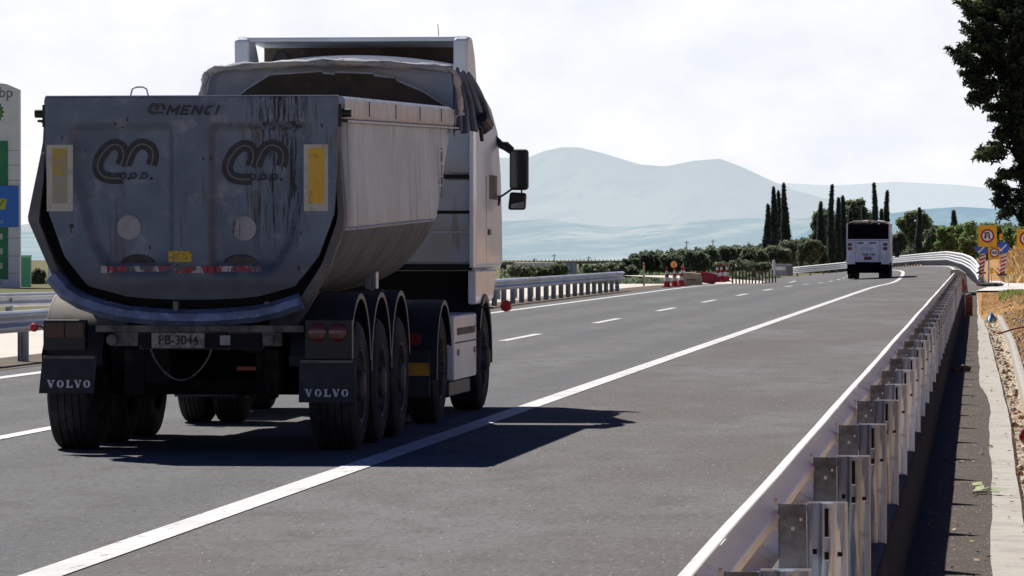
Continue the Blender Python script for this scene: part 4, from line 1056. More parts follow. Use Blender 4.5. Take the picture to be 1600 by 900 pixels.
b = MB(); b.prism([(-.42,0), (.40,0), (.34,.50), (-.36,.56)], 'y', -.3, .3); b.build('block_body', mat('beige_block', (.55,.45,.32), .9, var=[(4, (.42,.34,.24), .4, .65)]), e, bevel=.02)
b = MB(); b.box(-.2,.2,-.31,-.303,.2,.24); b.build('lifting_slot', M_BLACK, e)
e = empty('water_barrier', onroad(1103, 444, 214), R(10), 'crimson plastic water-filled barrier lying tipped in the works gap', 'barrier')
b = MB(); b.prism([(-.50,.12), (.30,0), (.52,.12), (.50,.42), (.1,.52), (-.50,.56)], 'y', -.22, .22); b.build('barrier_body', mat('crimson_plastic', (.45,.012,.04), .4, var=[(4, (.30,.01,.03), .45, .65)]), e, bevel=.04)
b = MB(); b.lathe([(0,0), (0,.09), (.06,.08), (.06,0)], 'z', (-.1,0,.545), 12); b.build('filler_cap', M_DARKP, e)
e = empty('marker_post', onroad(1006, 447, 186), 0, 'thin cream marker post at the end of the median rail', 'post')
b = MB(); b.box(-.035,.035,-.02,.02,0,.92); b.build('stake', mat('cream_post', (.65,.50,.30), .7), e, bevel=.006); b = MB(); b.box(-.037,.037,-.022,.022,.80,.84); b.build('band', M_CR, e)
e = empty('warning_board', onroad(1053, 437, 235), 0, 'small blurred orange warning board on a stand behind the cones', 'sign')
b = MB(); b.tube([(0,0,0), (0,0,.8)], .02, 6); b.build('stand', M_DARKP, e)
b = MB(); b.lathe([(-.01,0), (-.01,.17), (.01,.17), (.01,0)], 'y', (0,0,.74), 8); b.build('board', mat('orange_board', (.85,.33,.08), .5), e)

M_OR = mat('sign_orange', (.90,.44,.015), .45, var=[(5, (.78,.36,.015), .45, .65)]); M_WHT = mat('sign_white', (.78,.78,.78), .5); M_RDS = mat('sign_red', (.36,.02,.025), .5); M_BLK = mat('sign_black', (.012,.012,.015), .6); M_BLU = mat('sign_blue', (.02,.10,.50), .45)
M_POLE = mat('sign_pole', (.35,.36,.37), .5, .5)
def ring_y(b, x, y, z, r0, r1, t=.004): b.lathe([(0,r0), (-t,r0), (-t,r1), (0,r1)], 'y', (x,y,z), 32)
def disc_y(b, x, y, z, r, t=.004): b.lathe([(0,0), (-t,0), (-t,r), (0,r)] if False else [(0,r), (-t,r), (-t,0)], 'y', (x,y,z), 32)
# no U-turn sign
YS = 200; sc = YS*.9955/F
def zz2(py, Y): return at(1541, py, Y).z
base = at(1544, 448, YS)
e = empty('no_u_turn_sign', (base.x, YS, base.z), 0, 'square orange work sign with a no U-turn symbol above a round 60 limit', 'sign')
def rz(py): return zz2(py, YS)-base.z
def rx(px): return at(px, 400, YS).x-base.x
b = MB(); b.tube([(rx(1545),.03,0), (rx(1545),.03,rz(356))], .03, 8); b.build('pole', M_POLE, e)
b = MB(); b.box(rx(1528.5), rx(1557.5), -.012, 0, rz(385.5), rz(352)); pn = b.build('panel', M_OR, e, bevel=.004)
cx, cz = rx(1543), rz(368.5)
b = MB(); disc_y(b, cx, -.013, cz, .245); b.build('disc', M_WHT, pn)
b = MB(); ring_y(b, cx, -.0185, cz, .21, .285); b.build('ring', M_RDS, pn)
b = MB(); ribbon(b, [(cx+.07,cz-.13), (cx+.07,cz+.06), (cx+.05,cz+.12), (cx,cz+.14), (cx-.06,cz+.12), (cx-.09,cz+.05), (cx-.09,cz-.05)], .06, -.019); b.prism([(cx-.16,cz-.04), (cx-.02,cz-.04), (cx-.09,cz-.14)], 'y', -.022, -.018); b.build('u_turn_arrow', M_BLK, pn, smooth=0)
b = MB(); ribbon(b, [(cx-.15,cz+.15), (cx+.15,cz-.15)], .035, -.024); b.build('slash', M_RDS, pn, smooth=0)
cx, cz = rx(1554), rz(395)
b = MB(); b.box(rx(1544), rx(1562), -.010, 0, rz(405), rz(386.5)); p2 = b.build('panel', M_OR, e, bevel=.004)
b = MB(); disc_y(b, cx, -.011, cz, .17); b.build('disc', M_WHT, p2)
b = MB(); ring_y(b, cx, -.0165, cz, .14, .195); b.build('ring', M_RDS, p2)
text_obj('number', '60', .20, mat('sign_blue_black', (.02,.04,.14), .6), p2, (cx, -.018, cz), sx=1.0, bold=.006)
# partial sign at right edge
base = at(1604, 440, 190)
e = empty('no_overtaking_sign', (base.x, 190, ground_z(base.x, 190)-.05), 0, 'orange work sign with a red-ringed disc cut by the right edge of the photo', 'sign')
dz_ = base.z-e.location.z
def rz(py): return zz2(py, 190)-base.z+dz_
def rx(px): return at(px, 400, 190).x-base.x
b = MB(); b.tube([(rx(1604),.03,0), (rx(1604),.03,rz(360))], .03, 8); b.build('pole', M_POLE, e)
b = MB(); b.box(rx(1588.5), rx(1620), -.012, 0, rz(388), rz(358)); pn = b.build('panel', M_OR, e, bevel=.004)
cx, cz = rx(1604), rz(373)
b = MB(); disc_y(b, cx, -.013, cz, .24); b.build('disc', M_WHT, pn)
b = MB(); ring_y(b, cx, -.0185, cz, .205, .28); b.build('ring', M_RDS, pn)
text_obj('number', '80', .26, M_RDS, pn, (cx, -.019, cz), bold=.008)

def beacon(px0, ytop, ybot, lean, label, arrow_px, arrow_py, ar, Y, shape='round'):
    base = at(px0, ybot, Y)
    e = empty('beacon_panel', (base.x, Y, base.z), 0, label, 'road works sign', 'red and white striped beacons with blue arrows')
    H = at(px0, ytop, Y).z-base.z; w = .115
    off = lambda z: lean*z
    # stripes as separate polygons on a white board
    b = MB(); b.prism([(off(0)-w, .0), (off(0)+w, .0), (off(H)+w, H), (off(H)-w, H)], 'y', -.008, .008); bd = b.build('board', M_CW, e)
    b = MB(); n = 5
    for k in range(n):
        z0 = H*(k+.02)/n; z1 = z0+H/n*.52
        ks = .10
        pts = [(off(z0)-w, z0), (off(z0)+w, min(H, z0+ks)), (off(z1)+w, min(H, z1+ks)), (off(z1)-w, min(H, z1))]
        b.prism(pts, 'y', -.0125, -.009)
    b.build('red_stripes', M_CR, bd, smooth=0)
    c = at(arrow_px, arrow_py, Y); ax, az = c.x-base.x, c.z-base.z
    b = MB()
    if shape == 'round': disc_y(b, ax, -.02, az, ar, .01)
    else: b.prism([(ax-ar*1.3, az+ar*.5), (ax-ar*.3, az+ar*.75), (ax+ar*1.3, az+ar*.45), (ax+ar*1.1, az-ar*.6), (ax-ar*.2, az-ar*.85), (ax-ar, az-ar*.3)], 'y', -.03, -.02)
    bl = b.build('arrow_disc', M_BLU, e)
    b = MB(); ribbon(b, [(ax+ar*.55, az+ar*.5), (ax-ar*.35, az-ar*.4)], ar*.22, -.034); b.prism([(ax-ar*.6, az-ar*.65), (ax-ar*.1, az-ar*.55), (ax-ar*.5, az-ar*.12)], 'y', -.038, -.034)
    b.build('arrow', M_WHT, bl, smooth=0)
    b = MB(); b.box(-.2,.2,-.15,.15,-.02,.05); b.build('foot', M_DARKP, e)
    return e
beacon(1533, 396, 427, .12, 'left striped beacon leaning over, with a tilted blue arrow plate', 1533, 390, .23, 202, 'poly')
beacon(1566, 399, 430, .10, 'right striped beacon with a round blue arrow disc beside the 60 sign', 1567.5, 387, .25, 203)
def lantern(px, py, Y, lab):
    p = at(px, py, Y); gzv = at(px, 450, Y).z
    e = empty('warning_lamp', (p.x, Y, gzv), 0, lab, 'lamp', 'amber road works lamps')
    h = p.z-gzv
    b = MB(); b.tube([(0,0,0), (0,0,h-.08)], .015, 6); b.build('stem', M_POLE, e)
    b = MB(); b.box(-.07,.07,-.04,.04,h-.10,h+.0); b.build('battery_case', M_OR, e, bevel=.01)
    b = MB(); b.lathe([(-.03,0), (-.03,.08), (.03,.08), (.03,0)], 'y', (0,0,h+.08), 16); b.build('lens', mat('amber_lens', (.9,.40,.02), .3), e)
lantern(1549.5, 424, 204, 'amber warning lamp low between the two striped beacons'); lantern(1564, 371, 206, 'amber warning lamp high behind the no U-turn sign'); lantern(1576, 425, 205, 'amber warning lamp right of the striped beacons')
# long red-white board low at left and timber on the ground
p = at(1529, 447, 201)
e = empty('striped_plank', (p.x, 201, p.z), 0, 'red and white striped board stood slanting below the left beacon', 'road works sign')
b = MB(); b.prism([(-.10,0), (.02,0), (.22,.62), (.10,.62)], 'y', -.01, .01); pb = b.build('plank', M_CW, e)
b = MB()
for k_ in range(3): z0 = .03+.2*k_; b.prism([(-.10+z0*.32, z0), (.02+z0*.32, z0+.05), (.02+(z0+.11)*.32, z0+.16), (-.10+(z0+.11)*.32, z0+.11)], 'y', -.0145, -.011)
b.build('red_stripes', M_CR, pb, smooth=0)
p = at(1548, 447, 200)
b = MB()
for i, (dx, dy, r_) in enumerate(((-.25,0,.12), (.05,.2,.10), (.22,-.1,.13), (-.05,-.25,.09))): b.lathe([(-.1,0), (-.07,r_*2.2), (0,r_*2.6), (.05,r_*1.6), (.07,0)], 'z', (dx,dy,.08), 9)
tag(b.build('sandbag', mat('dark_sack', (.03,.028,.026), .95, var=[(9, (.07,.065,.05), .5, .6)]), loc=(p.x, 200, p.z)), 'heap of dark sandbags on the ground between the striped beacons', 'sandbags')
# rail end wall and red marker posts
p = at(1500, 470, 160)
e = empty('end_block', (at(1498,440,176).x, 176, -.1), 0, 'pale concrete end block behind the end of the near guard rail', 'block')
b = MB(); b.prism([(-.30,0), (.34,0), (.26,.80), (.02,.95), (-.30,.95)], 'y', -.1, 3.0); b.build('block_body', M_CONC, e, bevel=.02); b = MB(); b.box(.05,.2,-.11,-.103,.35,.6); b.build('stencil', M_CR, e)
p0 = at(1514.5, 493, 145)
e = empty('marker_post', (p0.x, 145, -.4), 0, 'stubby rust red post standing on the verge at the far end of the guard rail', 'post')
b = MB(); b.box(-.10,.10,-.08,.08,0,.60); b.build('post_body', mat('rust_red', (.26,.075,.05), .8, var=[(7, (.18,.055,.04), .4, .65)]), e, bevel=.01); b = MB(); b.box(-.13,-.102,-.055,.05,.0,.58); b.build('white_edge', M_CW, e); b = MB(); b.box(-.15,.12,-.1,.1,-.01,.015); b.build('foot_plate', M_CONC, e)
p0 = at(1507, 468, 165)
e = empty('marker_post', (p0.x, 165, -.35), 0, 'small red-topped post between the rail end and the rust red post', 'post')
b = MB(); b.tube([(0,0,0), (0,0,.62)], .04, 10); b.build('post_body', M_POSTD, e); b = MB(); b.tube([(0,0,.52), (0,0,.72)], .06, 10); b.build('cap', M_CR, e)
# brick-like lump on the verge
p0 = at(1507, 580, 79.7)
e = empty('brick', (p0.x, p0.y, -.395), R(12), 'broken reddish brick lying half in the rail shadow on the verge', 'brick')
b = MB(); b.prism([(-.20,0), (.08,0), (.10,.075), (-.02,.11), (-.19,.05)], 'y', -.1, .12); b.build('brick_body', mat('brick_brown', (.20,.12,.085), .95, var=[(14, (.12,.075,.05), .4, .6)], bump=(30,.6)), e, bevel=.012)
b = MB(); b.box(-.09,-.03,-.102,-.1005,.02,.05); b.build('frog', M_BLACK, e)
# twig with leaves
p0 = at(1545, 771, 40)
e = empty('twig', (p0.x-.08, p0.y, -.388), 0, 'broken green twig with a few leaves lying on the verge', 'twig')
b = MB(); b.tube([(-.05,0,0), (-.05,.35,.02), (-.03,.65,.05)], .004, 5); b.tube([(-.05,0,0), (.05,.05,.01), (.17,.02,.01)], .003, 5); b.build('stem', mat('twig_bark', (.06,.05,.03), .9), e)
lm = mat('twig_leaf', (.30,.34,.08), .6, var=[(9, (.16,.22,.05), .4, .6)])
for (x, y_, z_, a, s_) in ((0,.0,.02,10,.055), (.06,.04,.03,-20,.05), (.12,.0,.02,5,.06), (-.01,.36,.05,40,.05), (-.02,.5,.07,-30,.05), (.16,-.1,.02,-5,.05), (.01,.16,.03,25,.045)):
    b = MB(); ca, sa = math.cos(R(a)), math.sin(R(a))
    lv = [(-s_,0,0), (-s_*.3,s_*1.3,.015), (s_,s_*.3,.03), (s_*.1,-s_*1.2,.008)]
    b.add([(x+u*ca-v*sa, y_+u*sa+v*ca, z_+w) for u, v, w in lv], [(0,1,2,3)]); b.build('leaf', lm, e, smooth=0)
# blue rag
p0 = at(1547, 500, 136)
V = []; Fc = []
for j in range(13):
    for i in range(13):
        a = 2*math.pi*i/12; r_ = .16*(j/12)*(1+.4*math.sin(a*3+1)); V.append((p0.x+.04+r_*math.cos(a), p0.y+r_*math.sin(a)*2, -.45+.26*(1-j/12)**.7*(1+.25*math.sin(a*5))+.02*math.sin(a*7+j)))
for j in range(12):
    for i in range(12): Fc.append((j*13+i, j*13+i+1, j*13+i+14, j*13+i+13))
tag(raw('plastic_bag', V, Fc, mat('blue_plastic', (.06,.20,.42), .4, var=[(8, (.30,.42,.55), .52, .62)]), smooth=False), 'crumpled blue plastic bag caught in the drain channel', 'bag')
# curved rusty red pipe from the bank
pp = [at(1558,521,108), at(1568,519,108), at(1585,513.5,108), at(1605,510,108), at(1640,508,108)]
b = MB(); b.tube(pp, .022, 8); e = b.build('rebar_pipe', mat('pipe_red', (.30,.06,.045), .6, var=[(9, (.18,.05,.04), .4, .6)])); tag(e, 'long dark red pipe sticking out of the dry bank over the drain', 'pipe')
b = MB(); b.tube([at(1594,512,108), at(1594,500,108.3), at(1600,492,108.8), at(1612,487,109)], .014, 6); b.build('branch', mat('pipe_dark', (.10,.05,.04), .7), e)
# red object at the right edge
p0 = at(1598, 716, 46.5)
e = empty('bottle', (p0.x+.06, p0.y, -.17), 0, 'shiny red round container lying on the channel kerb at the right edge', 'container')
b = MB(); b.lathe([(-.10,0), (-.10,.06), (-.09,.085), (-.03,.095), (.06,.095), (.11,.07), (.12,0)], 'y', (0,0,0), 24); b.build('container_body', mat('glossy_red', (.42,.012,.02), .2, coat=.6), e); b = MB(); b.lathe([(-.125,0), (-.125,.03), (-.101,.03)], 'y', (.0,0,0), 14); b.build('lid', M_DARKP, e)
# leaves in the channel (uncountable)
V = []; Fc = []; mi = []
for _ in range(5200):
    y = 18+random.random()**1.5*110
    if random.random() < .6: x = random.uniform(conc_r(y)+.03, kerb_l(y)-.01); z = -.455
    elif random.random() < .8: x = random.uniform(kerb_l(y)+.14, kerb_l(y)+.6); z = ground_z(x, y)+.01
    else: x = random.uniform(-.45, conc_r(y)); z = -.392
    s_ = random.uniform(.012, .03); a = random.uniform(0, 6.3); u = Vector((math.cos(a), math.sin(a), random.uniform(-.4,.4)))*s_; v = Vector((-math.sin(a), math.cos(a), random.uniform(-.4,.4)))*s_*.6
    c = Vector((x, y, z+s_*.35)); o0 = len(V); V += [c-u, c-v, c+u, c+v]; Fc.append((o0, o0+1, o0+2, o0+3)); mi.append(random.randrange(3))
lit = raw('leaf_litter', V, Fc, [mat('leaf_brown', (.20,.09,.035), .8), mat('leaf_dark', (.09,.04,.02), .8), mat('leaf_tan', (.42,.28,.13), .8)], mi=mi); lit['kind'] = 'stuff'; tag(lit, 'brown fallen leaves scattered in the drain channel', 'leaf litter')
# small stones on the shoulder
V = []; Fc = []
for _ in range(900):
    y = 13+random.random()**1.6*60; x = random.uniform(-4.4, -1.0) if random.random() < .5 else random.uniform(-.45,.26); s_ = random.uniform(.003, .009)
    c = Vector((x, y, (road_z(x, y) if x < -.95 else -.4)+s_*.5+.004)); o0 = len(V)
    V += [c+Vector((s_,0,0)), c+Vector((-s_*.5,s_*.8,0)), c+Vector((-s_*.5,-s_*.8,0)), c+Vector((0,0,s_))]; Fc += [(o0, o0+1, o0+3), (o0+1, o0+2, o0+3), (o0+2, o0, o0+3)]
st_ = raw('grit', V, Fc, mat('grit_stone', (.45,.42,.38), .9)); st_['kind'] = 'stuff'; tag(st_, 'loose pale grit scattered on the hard shoulder', 'grit')

# ------------------------------------------------------------------ vegetation
def leafmat(name, c, c2, thr=.45):
    m = mat(name, c, .75, var=[(2.5, c2, .4, .62)], spec=.25); nt = m.node_tree; L = nt.links
    pb = nt.nodes['Principled BSDF']; t = node(nt, 'ShaderNodeBsdfTranslucent'); x = node(nt, 'ShaderNodeMixShader'); x.inputs[0].default_value = thr
    L.new(pb.inputs['Base Color'].links[0].from_socket, t.inputs[0]); L.new(pb.outputs[0], x.inputs[1]); L.new(t.outputs[0], x.inputs[2])
    L.new(x.outputs[0], nt.nodes['Material Output'].inputs[0]); return m
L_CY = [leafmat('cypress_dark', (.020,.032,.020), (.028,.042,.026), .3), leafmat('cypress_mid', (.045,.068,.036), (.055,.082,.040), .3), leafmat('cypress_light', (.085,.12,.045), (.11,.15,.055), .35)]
L_FC = [leafmat('far_cypress_dark', (.075,.10,.105), (.09,.115,.115)), leafmat('far_cypress_mid', (.115,.15,.135), (.13,.165,.14))]  # far foliage colours, here and below, lightened to paint in the haze
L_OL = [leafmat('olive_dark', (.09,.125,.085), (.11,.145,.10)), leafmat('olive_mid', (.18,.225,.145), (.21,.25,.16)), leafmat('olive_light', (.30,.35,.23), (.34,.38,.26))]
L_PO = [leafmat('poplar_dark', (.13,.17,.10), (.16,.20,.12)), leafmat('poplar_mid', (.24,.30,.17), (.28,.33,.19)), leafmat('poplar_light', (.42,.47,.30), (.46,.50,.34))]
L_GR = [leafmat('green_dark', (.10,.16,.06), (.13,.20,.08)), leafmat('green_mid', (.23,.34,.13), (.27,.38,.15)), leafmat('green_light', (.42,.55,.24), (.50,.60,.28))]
M_BARK = mat('bark', (.10,.075,.055), .9, var=[(8, (.06,.045,.035), .4, .6)])
def leaves(name, C, size, mats, parent, idx, flat=.0, elong=1.6, up=0.):
    C = np.asarray(C, float); n = len(C)
    a = np.random.normal(size=(n,3)); a[:,2] = a[:,2]*(1-flat)+up*2; a /= np.linalg.norm(a, axis=1)[:,None]
    b = np.random.normal(size=(n,3)); b -= (b*a).sum(1)[:,None]*a; b /= np.linalg.norm(b, axis=1)[:,None]
    s = size*np.random.uniform(.6, 1.4, n)[:,None]
    V = np.stack([C-a*s*elong*.5, C-b*s*.35, C+a*s*elong*.5, C+b*s*.35], 1).reshape(-1,3)
    Fc = np.arange(4*n).reshape(n,4)
    return raw(name, V, Fc, mats, parent, mi=idx)
def trunk(parent, h, r, lean=0):
    b = MB(); pts = [(lean*z*z*.02+.03*h*math.sin(z*1.3)*.1, .0, z) for z in np.linspace(-.4, h, 6)]; b.tube(pts, [r*1.25, r, r*.9, r*.75, r*.6, r*.4], 9)
    for k in range(5):
        a = k*1.26+.4; z0 = h*(.45+.1*k); b.tube([(0,0,z0), (math.cos(a)*h*.16, math.sin(a)*h*.16, z0+h*.18), (math.cos(a)*h*.28, math.sin(a)*h*.28, z0+h*.36)], [r*.45, r*.3, r*.12], 6)
    return b.build('trunk', M_BARK, parent)
def crown_points(clumps, n):
    vol = np.array([c[1]*c[1]*c[2] for c in clumps])**.7; vol /= vol.sum(); P = []; I = []
    for (c, r, rzv, sh), q in zip(clumps, vol):
        m_ = int(n*q); d = np.random.normal(size=(m_,3)); d /= np.linalg.norm(d, axis=1)[:,None]
        rad = np.random.uniform(.45, 1.08, m_)**.6; p = d*rad[:,None]*np.array([r, r, rzv])+np.array(c)
        p += np.random.normal(size=p.shape)*min(r, .9)*.16; P.append(p)
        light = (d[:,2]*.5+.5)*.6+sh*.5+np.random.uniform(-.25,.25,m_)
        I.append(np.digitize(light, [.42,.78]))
    return np.concatenate(P), np.concatenate(I)
def broadleaf(name, px, pybase, pytop, wpx, Y, mats, n, label, group, size=.35, seed=1, cat='tree', trunk_frac=.25, zb=None):
    rs = random.Random(seed)
    base = at(px, pybase, Y); H = at(px, pytop, Y).z-base.z; W = wpx*Y/F
    e = empty(name, (base.x, Y, base.z), 0, label, cat, group)
    cl = []
    nc = max(7, int(10*W/max(H,.1)))
    for k in range(nc*3):
        u = rs.uniform(-1,1); zf = rs.uniform(trunk_frac, .88); env = math.sqrt(max(.05, 1-((zf-.5)/.56)**2))
        r = rs.uniform(.09,.20)*min(W*.8, H); 
        cl.append(((u*(W/2-r*.6)*env, rs.uniform(-.6,.6)*W/2*env, H*zf), r, r*rs.uniform(.7,1.0), rs.uniform(0,1)))
    P, I = crown_points(cl, int(n*.8))
    m_ = int(n*.45); d = np.random.normal(size=(m_,3)); d /= np.linalg.norm(d, axis=1)[:,None]; rad = np.random.uniform(0,1,m_)**.45
    hh = H*(1-trunk_frac*.75); Q = d*rad[:,None]*np.array([W*.46, W*.4, hh*.46])+np.array([0,0,H-hh*.52])
    lump = np.sin(Q[:,0]*9/W+seed)*np.sin(Q[:,2]*11/H+seed*2)+np.random.uniform(-.6,.6,m_); Q = Q[lump > -.35]
    P = np.concatenate([P, Q]); I = np.concatenate([I, np.random.choice(3, len(Q), p=[.5,.35,.15])]); P[:,2] = np.maximum(P[:,2], .05)
    trunk(e, H*.6, max(.06, H*.03))
    leaves('crown', P, size, mats, e, I)
    return e
def cypress_mesh(H, W, n, size, mats, seed, ragged=.25):
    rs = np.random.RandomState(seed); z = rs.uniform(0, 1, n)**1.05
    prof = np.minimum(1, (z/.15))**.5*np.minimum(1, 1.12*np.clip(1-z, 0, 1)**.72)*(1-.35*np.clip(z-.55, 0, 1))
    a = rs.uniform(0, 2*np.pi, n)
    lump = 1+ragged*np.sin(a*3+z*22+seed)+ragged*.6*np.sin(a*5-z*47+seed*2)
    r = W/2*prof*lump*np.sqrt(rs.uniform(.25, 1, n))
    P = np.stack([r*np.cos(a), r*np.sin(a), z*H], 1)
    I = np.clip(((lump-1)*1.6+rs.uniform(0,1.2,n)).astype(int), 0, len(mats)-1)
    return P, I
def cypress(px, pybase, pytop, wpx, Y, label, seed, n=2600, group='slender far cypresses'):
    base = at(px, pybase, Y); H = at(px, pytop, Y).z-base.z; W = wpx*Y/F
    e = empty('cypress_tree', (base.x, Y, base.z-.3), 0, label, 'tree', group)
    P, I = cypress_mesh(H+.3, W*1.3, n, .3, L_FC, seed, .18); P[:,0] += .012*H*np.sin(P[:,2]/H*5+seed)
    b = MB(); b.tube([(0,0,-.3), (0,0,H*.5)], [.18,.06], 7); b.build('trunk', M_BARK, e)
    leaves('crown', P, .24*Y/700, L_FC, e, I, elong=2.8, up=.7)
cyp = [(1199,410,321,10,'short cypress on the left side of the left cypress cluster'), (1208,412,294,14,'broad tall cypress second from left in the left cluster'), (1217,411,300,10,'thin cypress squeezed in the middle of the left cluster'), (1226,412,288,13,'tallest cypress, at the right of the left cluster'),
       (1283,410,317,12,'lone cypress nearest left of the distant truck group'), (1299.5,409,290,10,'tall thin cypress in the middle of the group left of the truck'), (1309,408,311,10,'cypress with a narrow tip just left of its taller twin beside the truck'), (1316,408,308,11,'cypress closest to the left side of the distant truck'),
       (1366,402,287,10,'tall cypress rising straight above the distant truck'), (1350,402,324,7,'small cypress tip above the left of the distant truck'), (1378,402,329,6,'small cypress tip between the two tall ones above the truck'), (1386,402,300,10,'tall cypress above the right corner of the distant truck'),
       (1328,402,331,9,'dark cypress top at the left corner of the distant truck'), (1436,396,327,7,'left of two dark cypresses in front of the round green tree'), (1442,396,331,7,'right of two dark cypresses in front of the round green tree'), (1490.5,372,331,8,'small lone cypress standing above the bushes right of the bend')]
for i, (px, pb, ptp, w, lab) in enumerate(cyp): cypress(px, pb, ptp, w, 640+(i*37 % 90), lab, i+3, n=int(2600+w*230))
# broad trees
bl = [('poplar_tree', 1335, 404, 305, 34, 760, L_PO, 5200, 'pale green leafy tree behind and above the distant truck', .55), ('poplar_tree', 1292, 408, 322, 46, 770, L_OL, 5200, 'tall dull green tree behind the second cypress group', .55), ('poplar_tree', 1351, 402, 318, 30, 780, L_PO, 2400, 'sparse greyish tree behind the top of the distant truck', .5),
      ('poplar_tree', 1430, 398, 326, 52, 700, L_PO, 8000, 'big round green tree right of the distant truck', .5), ('broadleaf_tree', 1466, 398, 351, 44, 690, L_OL, 4500, 'grey green tree beside the round green tree', .5), ('broadleaf_tree', 1404, 400, 361, 26, 690, L_OL, 2400, 'low dark tree touching the right side of the distant truck', .45)]
for i, (nm, px, pb, ptp, w, Y, ms_, n, lab, s_) in enumerate(bl): broadleaf(nm, px, pb, ptp, w, Y, ms_, n, lab, 'trees behind the bend', s_, i+11)
rs = random.Random(5)
ol = []
xs_ = [986,1003,1019,1036,1052,1070,1088,1107,1125,1142,1160,1178,1196,1216,1238,1252,1268]
tps = [404,396,393,399,396,391,393,388,389,385,384,386,390,384,376,374,372]
names_ = ['lowest', 'rounded', 'domed', 'narrow', 'second domed', 'bushy', 'flat-topped', 'taller', 'wide', 'thick', 'tallest middle', 'dense', 'shaded', 'dark', 'upright', 'leafy', 'last']
for i, (x, tpy) in enumerate(zip(xs_, tps)):
    broadleaf('olive_tree', x, 428 if x < 1180 else 416, tpy, 42 if x > 1000 else 28, 560+rs.uniform(-25,25), L_OL, 4600, 'grey green olive tree in the long row behind the road works gap and the cypresses', 'olive trees in the long row', .30, 40+i)
# bushes on the right, nearer and greener
bs = [(1478,398,352,34), (1500,400,346,36), (1521,402,341,38), (1541,404,343,36), (1561,404,346,34), (1582,404,352,34), (1598,402,350,30), (1512,404,368,30), (1545,408,372,34)]
blab = ['green bush at the left end of the thicket on the right', 'rounded green bush second from the left end of the thicket', 'highest green bush of the thicket, left of the no U-turn sign', 'green bush right behind the no U-turn sign', 'green bush behind the amber lamps', 'green bush left of the cut-off orange sign', 'green bush behind the cut-off orange sign at the edge', 'low bush in front of the thicket where the far rail ends', 'low bush in front of the thicket behind the round 60 limit']
for i, (x, pb, ptp, w) in enumerate(bs): broadleaf('bush', x, pb, ptp, w, 400+(i*29 % 40), L_GR, 4200, blab[i], 'green bushes right of the bend', .16, 70+i, 'bush', .05)
# trees at the far left, between sign and truck
for i, (x, pb, ptp, w) in enumerate(((60,452,418,26), (88,452,420,34), (112,452,426,28))): broadleaf('broadleaf_tree', x, pb, ptp, w, 420+i*9, L_OL, 2600, ['small olive green tree right of the green pillar', 'spreading olive green tree partly hidden by the truck body', 'olive green tree behind the rear wheel fender of the truck'][i], 'trees left of the truck', .2, 90+i)
# low scrub left of the works
for i, (x, pb, ptp, w) in enumerate(((815,432,414,30), (845,432,416,26), (872,432,412,22), (930,430,412,40), (948,430,409,28), (965,430,411,26), (985,432,415,24), (1160,424,404,40), (1190,424,410,30), (1130,428,408,30))):
    broadleaf('bush', x, pb, ptp, w*(1.6 if i < 3 else 1.15), 500+i*4, L_PO if i in (3,4) else L_OL, 1300, ['green bush just right of the truck cab', 'green bush behind the two white vans', 'yellowish bush left of the pale blue shed', 'bright green bush right of the pale blue shed', 'brightest green bush above the median rail', 'green bush between the bright one and the olive row', 'dull bush at the left foot of the olive row', 'light green bush at the foot of the olives left of the cypresses', 'low bush left of the white bollard', 'bush behind the red barrier'][i], 'low bushes beyond the median', .22, 120+i, 'bush', .02)

# near big cypress overhanging at the right
TYn = 120
bt = at(1652, 470, TYn)
gzn = ground_z(bt.x, TYn)
e = empty('cypress_tree', (bt.x, TYn, gzn), 0, 'huge ragged dark cypress towering at the right edge', 'tree')
b = MB(); b.tube([(0,0,-.3), (.05,0,3), (0,0,6), (0,0,9.5)], [.26,.2,.15,.04], 12)
rs = np.random.RandomState(4); C = []; I = []
def spray(origin, direction, length, dens, rad):
    d = Vector(direction).normalized(); o_ = Vector(origin)
    n = int(dens*length); t = rs.uniform(0, 1, n)
    w = rad*(1-t*.45)
    off = rs.normal(size=(n,3))*.34*w[:,None]
    curve = np.outer(t*t, [0,0,.10*length])
    p = np.array(o_)[None]+np.outer(t*length, np.array(d))+off+curve
    C.append(p); sh = rs.uniform(0,1)
    I.append(np.digitize(sh*.6+t*.35+off[:,2]/max(rad,.01)*.5+rs.uniform(-.2,.2,n), [.48,.86]))  # paler leaves towards spray tops and tips: light painted into the tones
def env(z):   # half width toward the road (from the outline in the photograph)
    return interp([(1.2,.2), (1.9,.75), (2.4,1.25), (2.9,1.05), (3.4,1.0), (4.0,1.35), (4.8,1.5), (5.6,1.75), (6.4,1.9), (7.4,2.0), (8.5,1.7), (10,.9), (11.2,.05)], z)
for k in range(3300):
    z = rs.uniform(1.5, 11); a = rs.uniform(0, 2*np.pi); R_ = env(z)
    r0 = R_*rs.uniform(.2, .84)
    ln = rs.uniform(.18, .42)
    spray((r0*math.cos(a), r0*math.sin(a), z-gzn), (math.cos(a), math.sin(a), rs.uniform(.5, 2.2)), ln, 190, .17)
